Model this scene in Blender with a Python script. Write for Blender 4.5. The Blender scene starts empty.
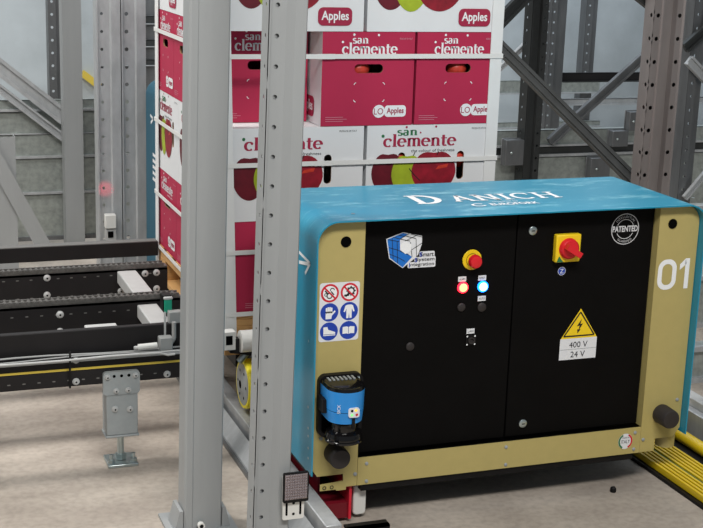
import bpy, bmesh, math, random
from mathutils import Vector, Matrix
random.seed(7)
R = math.radians
C = bpy.context.scene.collection
SC = bpy.context.scene

# ---------------------------------------------------------------- camera
YAW, PITCH, ROLL, FPX = R(20.36), R(14.15), R(-1.87), 1350.0
CAM = Vector((0.0, -3.4, 1.70))
_f = Vector((math.sin(YAW)*math.cos(PITCH), math.cos(YAW)*math.cos(PITCH), -math.sin(PITCH)))
_r = Vector((math.cos(YAW), -math.sin(YAW), 0.0))
_d = _f.cross(_r)
RT = math.cos(ROLL)*_r + math.sin(ROLL)*_d
DN = -math.sin(ROLL)*_r + math.cos(ROLL)*_d
FW = _f
cd = bpy.data.cameras.new('camera'); cam = bpy.data.objects.new('camera', cd); C.objects.link(cam)
cd.sensor_width = 36.0; cd.lens = FPX*36.0/703.0; cd.clip_start = 0.05; cd.clip_end = 200
M = Matrix(((RT.x, -DN.x, -FW.x), (RT.y, -DN.y, -FW.y), (RT.z, -DN.z, -FW.z)))
cam.matrix_world = Matrix.Translation(CAM) @ M.to_4x4()
SC.camera = cam

# ---------------------------------------------------------------- world, lamps, exposure
w = bpy.data.worlds.new('hall_air'); SC.world = w; w.use_nodes = True
w.node_tree.nodes['Background'].inputs[0].default_value = (0.80, 0.90, 1.0, 1)
w.node_tree.nodes['Background'].inputs[1].default_value = 0.20

def area(name, loc, sx, sy, power, col=(1, 0.97, 0.93), aim=None):
    l = bpy.data.lights.new(name, 'AREA'); l.shape = 'RECTANGLE'; l.size = sx; l.size_y = sy
    l.energy = power; l.color = col
    o = bpy.data.objects.new(name, l); o.location = loc; C.objects.link(o)
    if aim is not None:
        o.rotation_euler = (Vector(aim)-Vector(loc)).to_track_quat('-Z', 'Y').to_euler()
    return o
area('aisle_lamp', (0.6, -3.4, 4.4), 3.0, 0.7, 205, aim=(1.2, 0.6, 0.6))
area('aisle_lamp', (-1.7, 1.0, 4.5), 0.7, 3.2, 165, aim=(0.2, 0.5, 0.2))
area('aisle_lamp', (1.6, 3.2, 4.8), 3.2, 0.6, 60)
area('aisle_lamp', (4.6, 5.2, 4.8), 3.2, 0.8, 150, col=(0.80, 0.90, 1.0), aim=(4.4, 6.6, 0.8))
area('aisle_lamp', (-0.8, 5.0, 4.8), 3.2, 0.8, 68)
SC.view_settings.view_transform = 'Standard'
SC.view_settings.look = 'None'
SC.view_settings.gamma = 1.0
SC.view_settings.exposure = 0.2
SC.view_settings.use_curve_mapping = False

# ---------------------------------------------------------------- helpers
def P(x, y, Y):
    d = RT*((x-351.5)/FPX) + DN*((y-264)/FPX) + FW
    return CAM + d*((Y-CAM.y)/d.y)
def PX(x, y, X):
    d = RT*((x-351.5)/FPX) + DN*((y-264)/FPX) + FW
    return CAM + d*((X-CAM.x)/d.x)
def PZ(x, y, Z):
    d = RT*((x-351.5)/FPX) + DN*((y-264)/FPX) + FW
    return CAM + d*((Z-CAM.z)/d.z)

def lin(c):
    return tuple(((v/255)/12.92 if v/255 <= 0.04045 else ((v/255+0.055)/1.055)**2.4) for v in c)
MATS = {}
def mat(name, rgb, rough=0.5, metal=0.0, var=0.0, scale=8.0, bump=0.0, emit=0.0, stretch=(1, 1, 1), spec=0.5, trans=0.0):
    m = bpy.data.materials.new(name); m.use_nodes = True; MATS[name] = m
    nt = m.node_tree; b = nt.nodes['Principled BSDF']
    c = lin(rgb)
    b.inputs['Roughness'].default_value = rough; b.inputs['Metallic'].default_value = metal
    b.inputs['Specular IOR Level'].default_value = spec
    b.inputs['Base Color'].default_value = (*c, 1)
    if trans: b.inputs['Transmission Weight'].default_value = trans
    if emit:
        b.inputs['Emission Color'].default_value = (*c, 1); b.inputs['Emission Strength'].default_value = emit
    if var or bump:
        tc = nt.nodes.new('ShaderNodeTexCoord'); mp = nt.nodes.new('ShaderNodeMapping')
        mp.inputs['Scale'].default_value = stretch
        nt.links.new(tc.outputs['Object'], mp.inputs['Vector'])
        n = nt.nodes.new('ShaderNodeTexNoise'); n.inputs['Scale'].default_value = scale; n.inputs['Detail'].default_value = 6
        n.inputs['Roughness'].default_value = 0.6
        nt.links.new(mp.outputs['Vector'], n.inputs['Vector'])
        if var:
            r = nt.nodes.new('ShaderNodeValToRGB')
            r.color_ramp.elements[0].position = 0.3; r.color_ramp.elements[1].position = 0.7
            r.color_ramp.elements[0].color = (*[v*(1-var) for v in c], 1)
            r.color_ramp.elements[1].color = (*[min(1, v*(1+var)) for v in c], 1)
            nt.links.new(n.outputs['Fac'], r.inputs['Fac']); nt.links.new(r.outputs['Color'], b.inputs['Base Color'])
        if bump:
            bp = nt.nodes.new('ShaderNodeBump'); bp.inputs['Strength'].default_value = bump; bp.inputs['Distance'].default_value = 0.004
            nt.links.new(n.outputs['Fac'], bp.inputs['Height']); nt.links.new(bp.outputs['Normal'], b.inputs['Normal'])
    return m

mat('post_grey', (150, 153, 154), 0.45, 0.0, 0.05, 14, stretch=(1, 1, 0.15))
mat('galv', (176, 179, 181), 0.42, 0.30, 0.14, 22, stretch=(1, 1, 0.4))
mat('galv_sheet', (158, 164, 160), 0.38, 0.4, 0.22, 30)
mat('galv_dark', (112, 114, 116), 0.42, 0.55, 0.22, 12, stretch=(1, 1, 0.2))
mat('galv_brown', (140, 133, 131), 0.42, 0.45, 0.18, 10, stretch=(1, 1, 0.2))
mat('zinc', (185, 196, 196), 0.28, 0.85, 0.08, 20)
mat('steel_light', (180, 181, 180), 0.5, 0.0, 0.05, 30)
mat('bracket_grey', (150, 155, 156), 0.5, 0.0, 0.06, 30)
mat('black_paint', (27, 25, 26), 0.55, 0.0, 0.15, 10, spec=0.3)
mat('black_satin', (20, 19, 20), 0.5, 0.0, 0.2, 12, spec=0.2)
mat('black_door', (10, 9, 9), 0.62, 0.0, 0.15, 9, spec=0.09)
mat('black_hole', (6, 6, 6), 0.9, spec=0.05)
mat('rubber', (48, 44, 44), 0.55, 0.0, 0.1, 40, spec=0.35)
mat('chain_steel', (100, 98, 95), 0.5, 0.4, 0.25, 60)
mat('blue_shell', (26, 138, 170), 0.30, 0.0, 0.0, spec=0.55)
mat('scuff', (120, 190, 210), 0.35)
mat('cream', (178, 163, 103), 0.42, 0.0, 0.03, 30)
mat('white_print', (236, 238, 240), 0.5)
mat('stamp_white', (205, 205, 208), 0.5)
mat('label_white', (222, 224, 228), 0.45)
mat('print_black', (25, 25, 28), 0.5)
mat('sign_blue', (22, 62, 168), 0.4)
mat('logo_blue', (20, 110, 200), 0.4)
mat('sign_red', (205, 30, 52), 0.4)
mat('red_plastic', (215, 32, 42), 0.35)
mat('yellow_plastic', (240, 205, 30), 0.38)
mat('yellow_tyre', (238, 222, 25), 0.45)
mat('yellow_bar', (222, 190, 25), 0.4)
mat('yellow_tape', (205, 180, 70), 0.5)
mat('green_line', (30, 90, 60), 0.5)
mat('sensor_blue', (40, 138, 215), 0.38)
mat('lamp_red', (255, 30, 50), 0.3, emit=4.0)
mat('lamp_red_core', (255, 195, 130), 0.3, emit=1.3)
mat('lamp_blue', (20, 120, 255), 0.3, emit=4.0)
mat('lamp_blue_core', (205, 238, 255), 0.3, emit=2.0)
mat('led_green', (120, 225, 120), 0.4, emit=0.8)
mat('led_amber', (250, 190, 60), 0.4, emit=0.8)
mat('carton_red', (178, 42, 76), 0.6, 0.0, 0.05, 6, spec=0.3)
mat('carton_white', (222, 224, 226), 0.6, 0.0, 0.03, 5, spec=0.3)
mat('carton_brown', (150, 112, 80), 0.8)
mat('print_crimson', (160, 30, 66), 0.6)
mat('print_faint', (205, 150, 165), 0.6)
mat('print_green', (38, 110, 66), 0.6)
mat('apple_red', (140, 22, 40), 0.5, 0.0, 0.3, 26)
mat('apple_dark', (98, 16, 32), 0.5, 0.0, 0.2, 26)
mat('apple_green', (158, 176, 40), 0.5, 0.0, 0.15, 26)
mat('apple_skin', (190, 60, 45), 0.35, 0.0, 0.3, 40)
mat('strap_white', (225, 226, 224), 0.45)
mat('card_white', (226, 228, 228), 0.7, 0.0, 0.03, 8)
mat('steel_dark', (62, 64, 64), 0.4, 0.5, 0.2, 14, stretch=(1, 1, .3))
mat('slot_grey', (105, 104, 102), 0.5)
mat('gloss_black', (14, 13, 14), 0.12, 0.0)
mat('wood', (196, 152, 96), 0.75, 0.0, 0.15, 9, stretch=(1, 6, 10))
mat('white_plastic', (214, 214, 210), 0.45)
mat('red_plate', (112, 10, 28), 0.5)
mat('reflector', (150, 140, 142), 0.12, 0.6)
mat('hall_wall', (172, 180, 184), 0.6, 0.0, 0.20, 1.3)
mat('far_blue', (34, 92, 114), 0.45)  # darker, duller blue than the near shell
mat('cable_grey', (150, 151, 150), 0.5)
mat('teal', (20, 150, 120), 0.4)

def concrete():
    m = bpy.data.materials.new('concrete'); m.use_nodes = True; MATS['concrete'] = m
    nt = m.node_tree; b = nt.nodes['Principled BSDF']; b.inputs['Roughness'].default_value = 0.62
    b.inputs['Specular IOR Level'].default_value = 0.3
    tc = nt.nodes.new('ShaderNodeTexCoord')
    def noise(s, det, st=(1, 1, 1)):
        mp = nt.nodes.new('ShaderNodeMapping'); mp.inputs['Scale'].default_value = st
        mp.inputs['Rotation'].default_value = (0, 0, R(12))
        nt.links.new(tc.outputs['Object'], mp.inputs['Vector'])
        n = nt.nodes.new('ShaderNodeTexNoise'); n.inputs['Scale'].default_value = s; n.inputs['Detail'].default_value = det
        nt.links.new(mp.outputs['Vector'], n.inputs['Vector']); return n
    n1 = noise(2.2, 8, (1, 2.2, 1)); n2 = noise(45, 6)
    r1 = nt.nodes.new('ShaderNodeValToRGB')
    r1.color_ramp.elements[0].position = 0.3; r1.color_ramp.elements[0].color = (*lin((158, 148, 138)), 1)
    r1.color_ramp.elements[1].position = 0.68; r1.color_ramp.elements[1].color = (*lin((196, 186, 174)), 1)
    r2 = nt.nodes.new('ShaderNodeValToRGB')
    r2.color_ramp.elements[0].position = 0.32; r2.color_ramp.elements[0].color = (0.72, 0.72, 0.72, 1)
    r2.color_ramp.elements[1].position = 0.6; r2.color_ramp.elements[1].color = (1, 1, 1, 1)
    mx = nt.nodes.new('ShaderNodeMixRGB'); mx.blend_type = 'MULTIPLY'; mx.inputs[0].default_value = 0.6
    nt.links.new(n1.outputs['Fac'], r1.inputs['Fac']); nt.links.new(n2.outputs['Fac'], r2.inputs['Fac'])
    nt.links.new(r1.outputs['Color'], mx.inputs[1]); nt.links.new(r2.outputs['Color'], mx.inputs[2])
    n3 = noise(0.9, 5, (2.4, .8, 1)); r3 = nt.nodes.new('ShaderNodeValToRGB')
    r3.color_ramp.elements[0].position = .38; r3.color_ramp.elements[0].color = (.78, .77, .76, 1)
    r3.color_ramp.elements[1].position = .58; r3.color_ramp.elements[1].color = (1, 1, 1, 1)
    m2 = nt.nodes.new('ShaderNodeMixRGB'); m2.blend_type = 'MULTIPLY'; m2.inputs[0].default_value = .8
    nt.links.new(n3.outputs['Fac'], r3.inputs['Fac']); nt.links.new(mx.outputs['Color'], m2.inputs[1]); nt.links.new(r3.outputs['Color'], m2.inputs[2])
    nt.links.new(m2.outputs['Color'], b.inputs['Base Color'])
concrete()
def scuffs_and_glare(name):
    # gloss paint: scuffs and painted-in pale reflections, on the upper face only
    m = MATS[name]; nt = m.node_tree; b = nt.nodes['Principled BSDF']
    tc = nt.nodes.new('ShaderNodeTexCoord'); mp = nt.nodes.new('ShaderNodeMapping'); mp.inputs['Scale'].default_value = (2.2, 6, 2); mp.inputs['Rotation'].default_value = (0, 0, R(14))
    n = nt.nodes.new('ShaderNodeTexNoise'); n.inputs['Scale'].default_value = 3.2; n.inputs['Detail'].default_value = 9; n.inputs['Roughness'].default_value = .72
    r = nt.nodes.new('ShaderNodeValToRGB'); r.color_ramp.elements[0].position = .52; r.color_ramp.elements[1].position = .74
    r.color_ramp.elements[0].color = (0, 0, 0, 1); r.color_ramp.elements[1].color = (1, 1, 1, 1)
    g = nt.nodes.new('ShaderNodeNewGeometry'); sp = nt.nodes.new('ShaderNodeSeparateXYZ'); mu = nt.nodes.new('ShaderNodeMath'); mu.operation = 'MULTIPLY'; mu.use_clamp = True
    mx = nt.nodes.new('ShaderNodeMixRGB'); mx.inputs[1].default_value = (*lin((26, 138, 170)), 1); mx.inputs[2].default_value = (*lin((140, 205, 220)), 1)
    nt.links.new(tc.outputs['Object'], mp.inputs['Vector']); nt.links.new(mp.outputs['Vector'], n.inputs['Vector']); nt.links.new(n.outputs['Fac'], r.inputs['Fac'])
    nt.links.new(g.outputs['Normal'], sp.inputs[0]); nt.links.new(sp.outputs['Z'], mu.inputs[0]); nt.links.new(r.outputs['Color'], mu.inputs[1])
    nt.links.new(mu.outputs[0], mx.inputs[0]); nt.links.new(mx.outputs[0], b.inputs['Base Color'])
scuffs_and_glare('blue_shell')

class Plane:
    def __init__(s, o, u, v, n): s.o = Vector(o); s.u = Vector(u); s.v = Vector(v); s.n = Vector(n)
    def p(s, a, b, off=0.0): return s.o + s.u*a + s.v*b + s.n*off
def front(x, Y, z): return Plane((x, Y, z), (1, 0, 0), (0, 0, 1), (0, -1, 0))
def leftside(X, y, z): return Plane((X, y, z), (0, -1, 0), (0, 0, 1), (-1, 0, 0))
def topside(x, y, Z): return Plane((x, y, Z), (1, 0, 0), (0, 1, 0), (0, 0, 1))

TXT = {}
def text_mesh(s, bold):
    k = (s, bold)
    if k not in TXT:
        cu = bpy.data.curves.new('t', 'FONT'); cu.body = s; cu.offset = bold; cu.resolution_u = 3
        o = bpy.data.objects.new('t', cu); C.objects.link(o)
        me = o.to_mesh(); 
        vs = [(v.co.x, v.co.y) for v in me.vertices]; fs = [tuple(p.vertices) for p in me.polygons]
        o.to_mesh_clear(); C.objects.unlink(o); bpy.data.objects.remove(o); bpy.data.curves.remove(cu)
        xs = [v[0] for v in vs] or [0]; ys = [v[1] for v in vs] or [0]
        TXT[k] = (vs, fs, min(xs), max(xs), min(ys), max(ys))
    return TXT[k]

def wloc(o):
    v = Vector((0, 0, 0))
    while o is not None: v += o.location; o = o.parent
    return v

class MB:
    def __init__(s): s.v = []; s.f = []; s.fm = []; s.mats = []
    def mi(s, m):
        if m not in s.mats: s.mats.append(m)
        return s.mats.index(m)
    def face(s, pts, m):
        n = len(s.v); s.v += [Vector(p) for p in pts]; s.f.append(tuple(range(n, n+len(pts)))); s.fm.append(s.mi(m))
    def mesh(s, vs, fs, m):
        n = len(s.v); s.v += [Vector(p) for p in vs]; k = s.mi(m)
        for f in fs: s.f.append(tuple(n+i for i in f)); s.fm.append(k)
    def box(s, x0, x1, y0, y1, z0, z1, m):
        s.mesh([(x0, y0, z0), (x1, y0, z0), (x1, y1, z0), (x0, y1, z0), (x0, y0, z1), (x1, y0, z1), (x1, y1, z1), (x0, y1, z1)],
               [(3, 2, 1, 0), (4, 5, 6, 7), (0, 1, 5, 4), (1, 2, 6, 5), (2, 3, 7, 6), (3, 0, 4, 7)], m)
    def bar(s, p, q, wd, dp, m, nrm=(0, 1, 0)):
        p = Vector(p); q = Vector(q); a = (q-p).normalized(); n = Vector(nrm); n = (n-a*n.dot(a)).normalized(); t = a.cross(n)
        vs = [c+t*(i*wd/2)+n*(j*dp/2) for c in (p, q) for i, j in ((-1, -1), (1, -1), (1, 1), (-1, 1))]
        s.mesh(vs, [(0, 1, 2, 3), (7, 6, 5, 4), (0, 4, 5, 1), (1, 5, 6, 2), (2, 6, 7, 3), (3, 7, 4, 0)], m)
    def cyl(s, p, q, r, m, n=20, r2=None, caps=True):
        p = Vector(p); q = Vector(q); r2 = r if r2 is None else r2; a = (q-p).normalized()
        h = Vector((0, 0, 1)) if abs(a.z) < 0.9 else Vector((1, 0, 0)); t = a.cross(h).normalized(); b = a.cross(t)
        vs = []
        for c, rr in ((p, r), (q, r2)):
            for i in range(n):
                g = 2*math.pi*i/n; vs.append(c+t*(rr*math.cos(g))+b*(rr*math.sin(g)))
        fs = [(i, (i+1) % n, n+(i+1) % n, n+i) for i in range(n)]
        if caps: fs += [tuple(range(n-1, -1, -1)), tuple(range(n, 2*n))]
        s.mesh(vs, fs, m)
    def tube(s, pts, r, m, n=8):
        for a, b in zip(pts, pts[1:]): s.cyl(a, b, r, m, n)
        for c in pts[1:-1]: s.ball(c, r, m, 8)
    def lathe(s, o, axis, prof, m, n=28):
        o = Vector(o); a = Vector(axis).normalized()
        h = Vector((0, 0, 1)) if abs(a.z) < 0.9 else Vector((1, 0, 0)); t = a.cross(h).normalized(); b = a.cross(t)
        vs = []
        for d, r in prof:
            for i in range(n):
                g = 2*math.pi*i/n; vs.append(o+a*d+t*(r*math.cos(g))+b*(r*math.sin(g)))
        fs = []
        for k in range(len(prof)-1):
            for i in range(n): fs.append((k*n+i, k*n+(i+1) % n, (k+1)*n+(i+1) % n, (k+1)*n+i))
        fs += [tuple(range(n-1, -1, -1)), tuple(range((len(prof)-1)*n, len(prof)*n))]
        s.mesh(vs, fs, m)
    def ball(s, c, r, m, n=12, sq=(1, 1, 1)):
        c = Vector(c); vs = []; k = n//2
        for j in range(k+1):
            ph = math.pi*j/k
            for i in range(n):
                g = 2*math.pi*i/n
                vs.append(c+Vector((r*sq[0]*math.sin(ph)*math.cos(g), r*sq[1]*math.sin(ph)*math.sin(g), r*sq[2]*math.cos(ph))))
        s.mesh(vs, [(j*n+i, (j+1)*n+i, (j+1)*n+(i+1) % n, j*n+(i+1) % n) for j in range(k) for i in range(n)], m)
    def poly(s, pl, pts, off, m): s.face([pl.p(a, b, off) for a, b in pts], m)
    def prism(s, pl, pts, o0, o1, m):
        n = len(pts)
        s.mesh([pl.p(a, b, o0) for a, b in pts]+[pl.p(a, b, o1) for a, b in pts],
               [tuple(range(n-1, -1, -1)), tuple(range(n, 2*n))]+[(i, (i+1) % n, n+(i+1) % n, n+i) for i in range(n)], m)
    def disc(s, pl, a, b, r, off, m, n=24, ry=None):
        ry = ry or r
        s.poly(pl, [(a+r*math.cos(2*math.pi*i/n), b+ry*math.sin(2*math.pi*i/n)) for i in range(n)], off, m)
    def ring(s, pl, a, b, r0, r1, off, m, n=28, g0=0, g1=2*math.pi):
        for i in range(n):
            x = g0+(g1-g0)*i/n; y = g0+(g1-g0)*(i+1)/n
            s.poly(pl, [(a+r0*math.cos(x), b+r0*math.sin(x)), (a+r1*math.cos(x), b+r1*math.sin(x)), (a+r1*math.cos(y), b+r1*math.sin(y)), (a+r0*math.cos(y), b+r0*math.sin(y))], off, m)
    def line(s, pl, a, b, wd, off, m):
        dx, dy = b[0]-a[0], b[1]-a[1]; L = math.hypot(dx, dy) or 1; nx, ny = -dy/L*wd/2, dx/L*wd/2
        s.poly(pl, [(a[0]+nx, a[1]+ny), (a[0]-nx, a[1]-ny), (b[0]-nx, b[1]-ny), (b[0]+nx, b[1]+ny)], off, m)
    def ribbon(s, pl, pts, off, m, thick, thin):
        n = len(pts); L = []; Rr = []
        for i, (x, y) in enumerate(pts):
            x0, y0 = pts[max(0, i-1)]; x1, y1 = pts[min(n-1, i+1)]
            dx, dy = x1-x0, y1-y0; l = math.hypot(dx, dy) or 1
            wd = (thin+(thick-thin)*abs(dy/l))/2
            L.append((x-dy/l*wd, y+dx/l*wd)); Rr.append((x+dy/l*wd, y-dx/l*wd))
        for i in range(n-1): s.poly(pl, [L[i], Rr[i], Rr[i+1], L[i+1]], off, m)
    def text(s, pl, st, a, b, h, off, m, wd=None, align='c', bold=0.0, capref=None):
        vs, fs, x0, x1, y0, y1 = text_mesh(st, bold)
        sc = h/(capref or (y1-y0)); sx = wd/(x1-x0) if wd else sc
        ox = {'c': (x0+x1)/2, 'l': x0, 'r': x1}[align]; oy = (y0+y1)/2
        s.mesh([pl.p(a+(x-ox)*sx, b+(y-oy)*sc, off) for x, y in vs], fs, m)
    def holed(s, pl, outer, holes, off, m):
        bm = bmesh.new()
        for loop in [outer]+holes:
            vv = [bm.verts.new((x, y, 0)) for x, y in loop]
            for i in range(len(vv)): bm.edges.new((vv[i], vv[(i+1) % len(vv)]))
        bmesh.ops.triangle_fill(bm, use_beauty=True, use_dissolve=False, edges=bm.edges[:], normal=(0, 0, 1))
        bm.verts.index_update()
        s.mesh([pl.p(v.co.x, v.co.y, off) for v in bm.verts], [tuple(v.index for v in f.verts) for f in bm.faces], m)
        bm.free()
    def build(s, name, parent=None, bevel=0.0, smooth=True, solid=0.0, loc=None):
        base = wloc(parent) if parent is not None else Vector(loc or (0, 0, 0))
        me = bpy.data.meshes.new(name); me.from_pydata([tuple(v-base) for v in s.v], [], s.f)
        for m in s.mats: me.materials.append(MATS[m])
        for p, k in zip(me.polygons, s.fm): p.material_index = k
        bm = bmesh.new(); bm.from_mesh(me); bmesh.ops.remove_doubles(bm, verts=bm.verts, dist=1e-6) if bevel or solid else None
        bm.to_mesh(me); bm.free()
        if smooth:
            for p in me.polygons: p.use_smooth = True
            me.set_sharp_from_angle(angle=R(38))
        me.update()
        o = bpy.data.objects.new(name, me); C.objects.link(o)
        if parent is not None: o.parent = parent
        else: o.location = base
        if solid:
            md = o.modifiers.new('solid', 'SOLIDIFY'); md.thickness = solid; md.offset = -1
        if bevel:
            md = o.modifiers.new('bevel', 'BEVEL'); md.width = bevel; md.segments = 2; md.limit_method = 'ANGLE'; md.angle_limit = R(50)
        return o

def thing(name, label, cat, loc=(0, 0, 0), group=None):
    o = bpy.data.objects.new(name, None); C.objects.link(o); o.location = loc; o.empty_display_size = 0.1
    return tag(o, label, cat, group)
def tag(o, label, cat, group=None):
    o['label'] = label; o['category'] = cat; o['kind'] = 'thing'
    if group: o['group'] = group
    return o
def struct(o): o['kind'] = 'structure'; return o
def lbl(o, t): o['label'] = t; return o
def arc(cx, cy, r, a0, a1, n=8, ry=None):
    ry = ry or r
    return [(cx+r*math.cos(R(a0+(a1-a0)*i/n)), cy+ry*math.sin(R(a0+(a1-a0)*i/n))) for i in range(n+1)]
def rrect(x0, x1, y0, y1, r, n=5):
    return arc(x1-r, y0+r, r, -90, 0, n)+arc(x1-r, y1-r, r, 0, 90, n)+arc(x0+r, y1-r, r, 90, 180, n)+arc(x0+r, y0+r, r, 180, 270, n)

# serif lettering drawn with a broad pen: x-height = 1
TK, TN = 0.27, 0.10
def glyph(ch):
    S = []; B = []; D = []; w = 0.9
    if ch == 'c': S = [arc(.44, .5, .34, 48, 312, 16, .46)]; D = [(.68, .80, .12)]; w = .84
    if ch == 'e': S = [arc(.44, .5, .34, -2, 315, 18, .46)]; B = [(.14, .82, .50, .59)]; w = .90
    if ch == 'l': S = [[(.24, 0), (.24, 1.52)]]; B = [(.04, .46, 0, .09), (.06, .24, 1.43, 1.52)]; w = .50
    if ch == 'n':
        S = [[(.24, 0), (.24, .98)], arc(.50, .66, .26, 165, 0, 10, .30)+[(.76, 0)]]
        B = [(.05, .44, 0, .09), (.58, .95, 0, .09), (.06, .24, .89, .98)]; w = 1.0
    if ch == 'm':
        S = [[(.24, 0), (.24, .98)], arc(.48, .66, .24, 165, 0, 10, .30)+[(.72, 0)], arc(.96, .66, .24, 165, 0, 10, .30)+[(1.20, 0)]]
        B = [(.05, .44, 0, .09), (.54, .90, 0, .09), (1.02, 1.39, 0, .09), (.06, .24, .89, .98)]; w = 1.44
    if ch == 't': S = [[(.28, 1.30), (.28, .3)]+arc(.46, .24, .18, 180, 310, 8, .22)]; B = [(.04, .62, .88, .98)]; w = .66
    if ch == 's': S = [arc(.36, .72, .22, 40, 250, 10, .24)[:-2]+[(.30, .54), (.46, .46)]+arc(.36, .27, .24, 50, -150, 10, .25)]; w = .72
    if ch == 'a': S = [arc(.38, .70, .24, 150, 0, 10, .28)+[(.62, .05), (.74, .05)], arc(.38, .27, .24, 60, 330, 12, .27)]; w = .88
    if ch == 'D': S = [[(.22, 0), (.22, 1)], arc(.30, .5, .52, 90, -90, 14, .47)]; B = [(.04, .42, 0, .07), (.04, .42, .93, 1)]; w = .98
    if ch == 'A': S = [[(.12, 0), (.44, 1)], [(.44, 1), (.78, 0)]]; B = [(.22, .64, .30, .38), (.0, .28, 0, .07), (.60, .96, 0, .07)]; w = .98
    if ch == 'N': S = [[(.18, 0), (.18, 1)], [(.18, 1), (.80, 0)], [(.80, 0), (.80, 1)]]; B = [(.02, .34, 0, .07), (.64, .96, .93, 1), (.0, .2, .93, 1)]; w = 1.02
    if ch == 'I': S = [[(.22, 0), (.22, 1)]]; B = [(.02, .42, 0, .07), (.02, .42, .93, 1)]; w = .48
    if ch == 'C': S = [arc(.50, .5, .40, 45, 315, 16, .46)]; B = [(.74, .80, .66, .98)]; w = .94
    if ch == 'H': S = [[(.22, 0), (.22, 1)], [(.82, 0), (.82, 1)]]; B = [(.2, .84, .46, .54), (.04, .40, 0, .07), (.04, .40, .93, 1), (.64, 1.0, 0, .07), (.64, 1.0, .93, 1)]; w = 1.06
    return S, B, D, w
def serif(mb, pl, st, x, y, h, off, m, width=None, TK=TK):
    tot = sum(glyph(c)[3] for c in st); sx = (width/tot) if width else h
    for c in st:
        S, B, D, wd = glyph(c)
        for s_ in S: mb.ribbon(pl, [(x+a*sx, y+b*h) for a, b in s_], off, m, TK*sx, TN*h)
        for x0, x1, y0, y1 in B: mb.poly(pl, [(x+x0*sx, y+y0*h), (x+x1*sx, y+y0*h), (x+x1*sx, y+y1*h), (x+x0*sx, y+y1*h)], off+.0002, m)
        for a, b, r in D: mb.disc(pl, x+a*sx, y+b*h, r*sx, off+.0003, m, 10)
        x += wd*sx

# ---------------------------------------------------------------- the hall
f = MB(); f.box(-5, 9, -6, 9.5, -0.12, 0, 'concrete'); struct(f.build('floor', smooth=False))
f = MB(); f.box(-5, 9, 9.0, 9.12, 0, 5.2, 'hall_wall'); struct(f.build('wall_back', smooth=False))
f = MB(); f.box(-5.12, -5, -6, 9.12, 0, 5.2, 'hall_wall'); struct(f.build('wall_left', smooth=False))
f = MB(); f.box(9, 9.12, -6, 9.12, 0, 5.2, 'hall_wall'); struct(f.build('wall_right', smooth=False))

# ---------------------------------------------------------------- rack steelwork
def strip(mb, a, b, z0, z1, m, hole=None, r=0.006, pitch=0.075, zp0=0.04, zp1=1.9, phase=0.0):
    a = Vector((a[0], a[1], 0)); b = Vector((b[0], b[1], 0)); L = (b-a).length; u = (b-a)/L
    def q(s, z): return a+u*s+Vector((0, 0, z))
    def plain(zl, zh): mb.face([q(0, zl), q(L, zl), q(L, zh), q(0, zh)], m)
    if hole is None: plain(z0, z1); return
    z = z0+zp0+phase; plain(z0, z); zp1 = min(zp1, z1-.03)
    while z+pitch < zp1:
        cu, cv = hole, z+pitch/2
        ang = [2*math.pi*i/16 for i in range(16)]+[math.atan2(y-cv, x-cu) % (2*math.pi) for x in (0, L) for y in (z, z+pitch)]
        ang = sorted(set(round(g, 5) for g in ang)); pin = []; pout = []
        for g in ang:
            c, s_ = math.cos(g), math.sin(g); t = 1e9
            if c > 1e-9: t = min(t, (L-cu)/c)
            if c < -1e-9: t = min(t, -cu/c)
            if s_ > 1e-9: t = min(t, (z+pitch-cv)/s_)
            if s_ < -1e-9: t = min(t, (z-cv)/s_)
            pin.append(q(cu+r*c, cv+r*s_)); pout.append(q(cu+t*c, cv+t*s_))
        n = len(ang)
        mb.mesh(pin+pout, [(i, n+i, n+(i+1) % n, (i+1) % n) for i in range(n)], m)
        z += pitch
    plain(z, z1)
def upright(label, x0, Y, prof, m, z0=0.0, z1=3.4, group=None, name='rack_upright', phase=0.0, r=0.006, pitch=0.075):
    mb = MB(); pts = [p[:2] for p in prof]
    for i in range(len(prof)-1):
        h = prof[i][2] if len(prof[i]) > 2 else None
        strip(mb, (x0+pts[i][0], Y+pts[i][1]), (x0+pts[i+1][0], Y+pts[i+1][1]), z0, z1, m, h, phase=phase, r=r, pitch=pitch)
    o = mb.build(name, solid=0.0025, smooth=False, loc=(x0, Y, z0))
    return tag(o, label, 'rack post', group)

# upright that stands in front of the carrier, with holes and a reflector
xb = P(257.5, 264, -0.212).x-.0045
PB = [(0, .045, .034), (0, -.012), (.006, -.012), (.010, .004), (.016, .004, .011), (.050, .0035), (.070, -.007), (.099, -.007), (.103, -.001), (.103, .06), (.103, .061), (.022, .0085), (.017, .008)]
upright('light grey perforated steel post with a reflector in front of the blue machine', xb, -0.2, PB, 'post_grey').rotation_euler.y = .0158
# square reflector clipped to that upright
t = thing('reflector', 'square clear reflector on a white bracket clipped to the perforated post', 'reflector', P(295, 490, -0.225))
pl = front(0, -0.225, 0)
c0 = P(283, 473, -0.225); c1 = P(307.5, 499.5, -0.225)
mb = MB(); mb.prism(pl, rrect(c0.x, c1.x, c1.z, c0.z, .004), 0, .008, 'black_satin'); mb.build('housing', t)
mb = MB()
nx = 9
for i in range(nx):
    for j in range(nx):
        ax = c0.x+.004+(c1.x-c0.x-.008)*i/nx; bx = c0.x+.004+(c1.x-c0.x-.008)*(i+1)/nx
        az = c1.z+.008+(c0.z-c1.z-.012)*j/nx; bz = c1.z+.008+(c0.z-c1.z-.012)*(j+1)/nx
        ap = pl.p((ax+bx)/2, (az+bz)/2, .0115)
        q = [pl.p(ax, az, .0085), pl.p(bx, az, .0085), pl.p(bx, bz, .0085), pl.p(ax, bz, .0085)]
        for k in range(4): mb.face([q[k], q[(k+1) % 4], ap], 'reflector')
lbl(mb.build('lens', t, smooth=False), 'clear prismatic lens')
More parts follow.
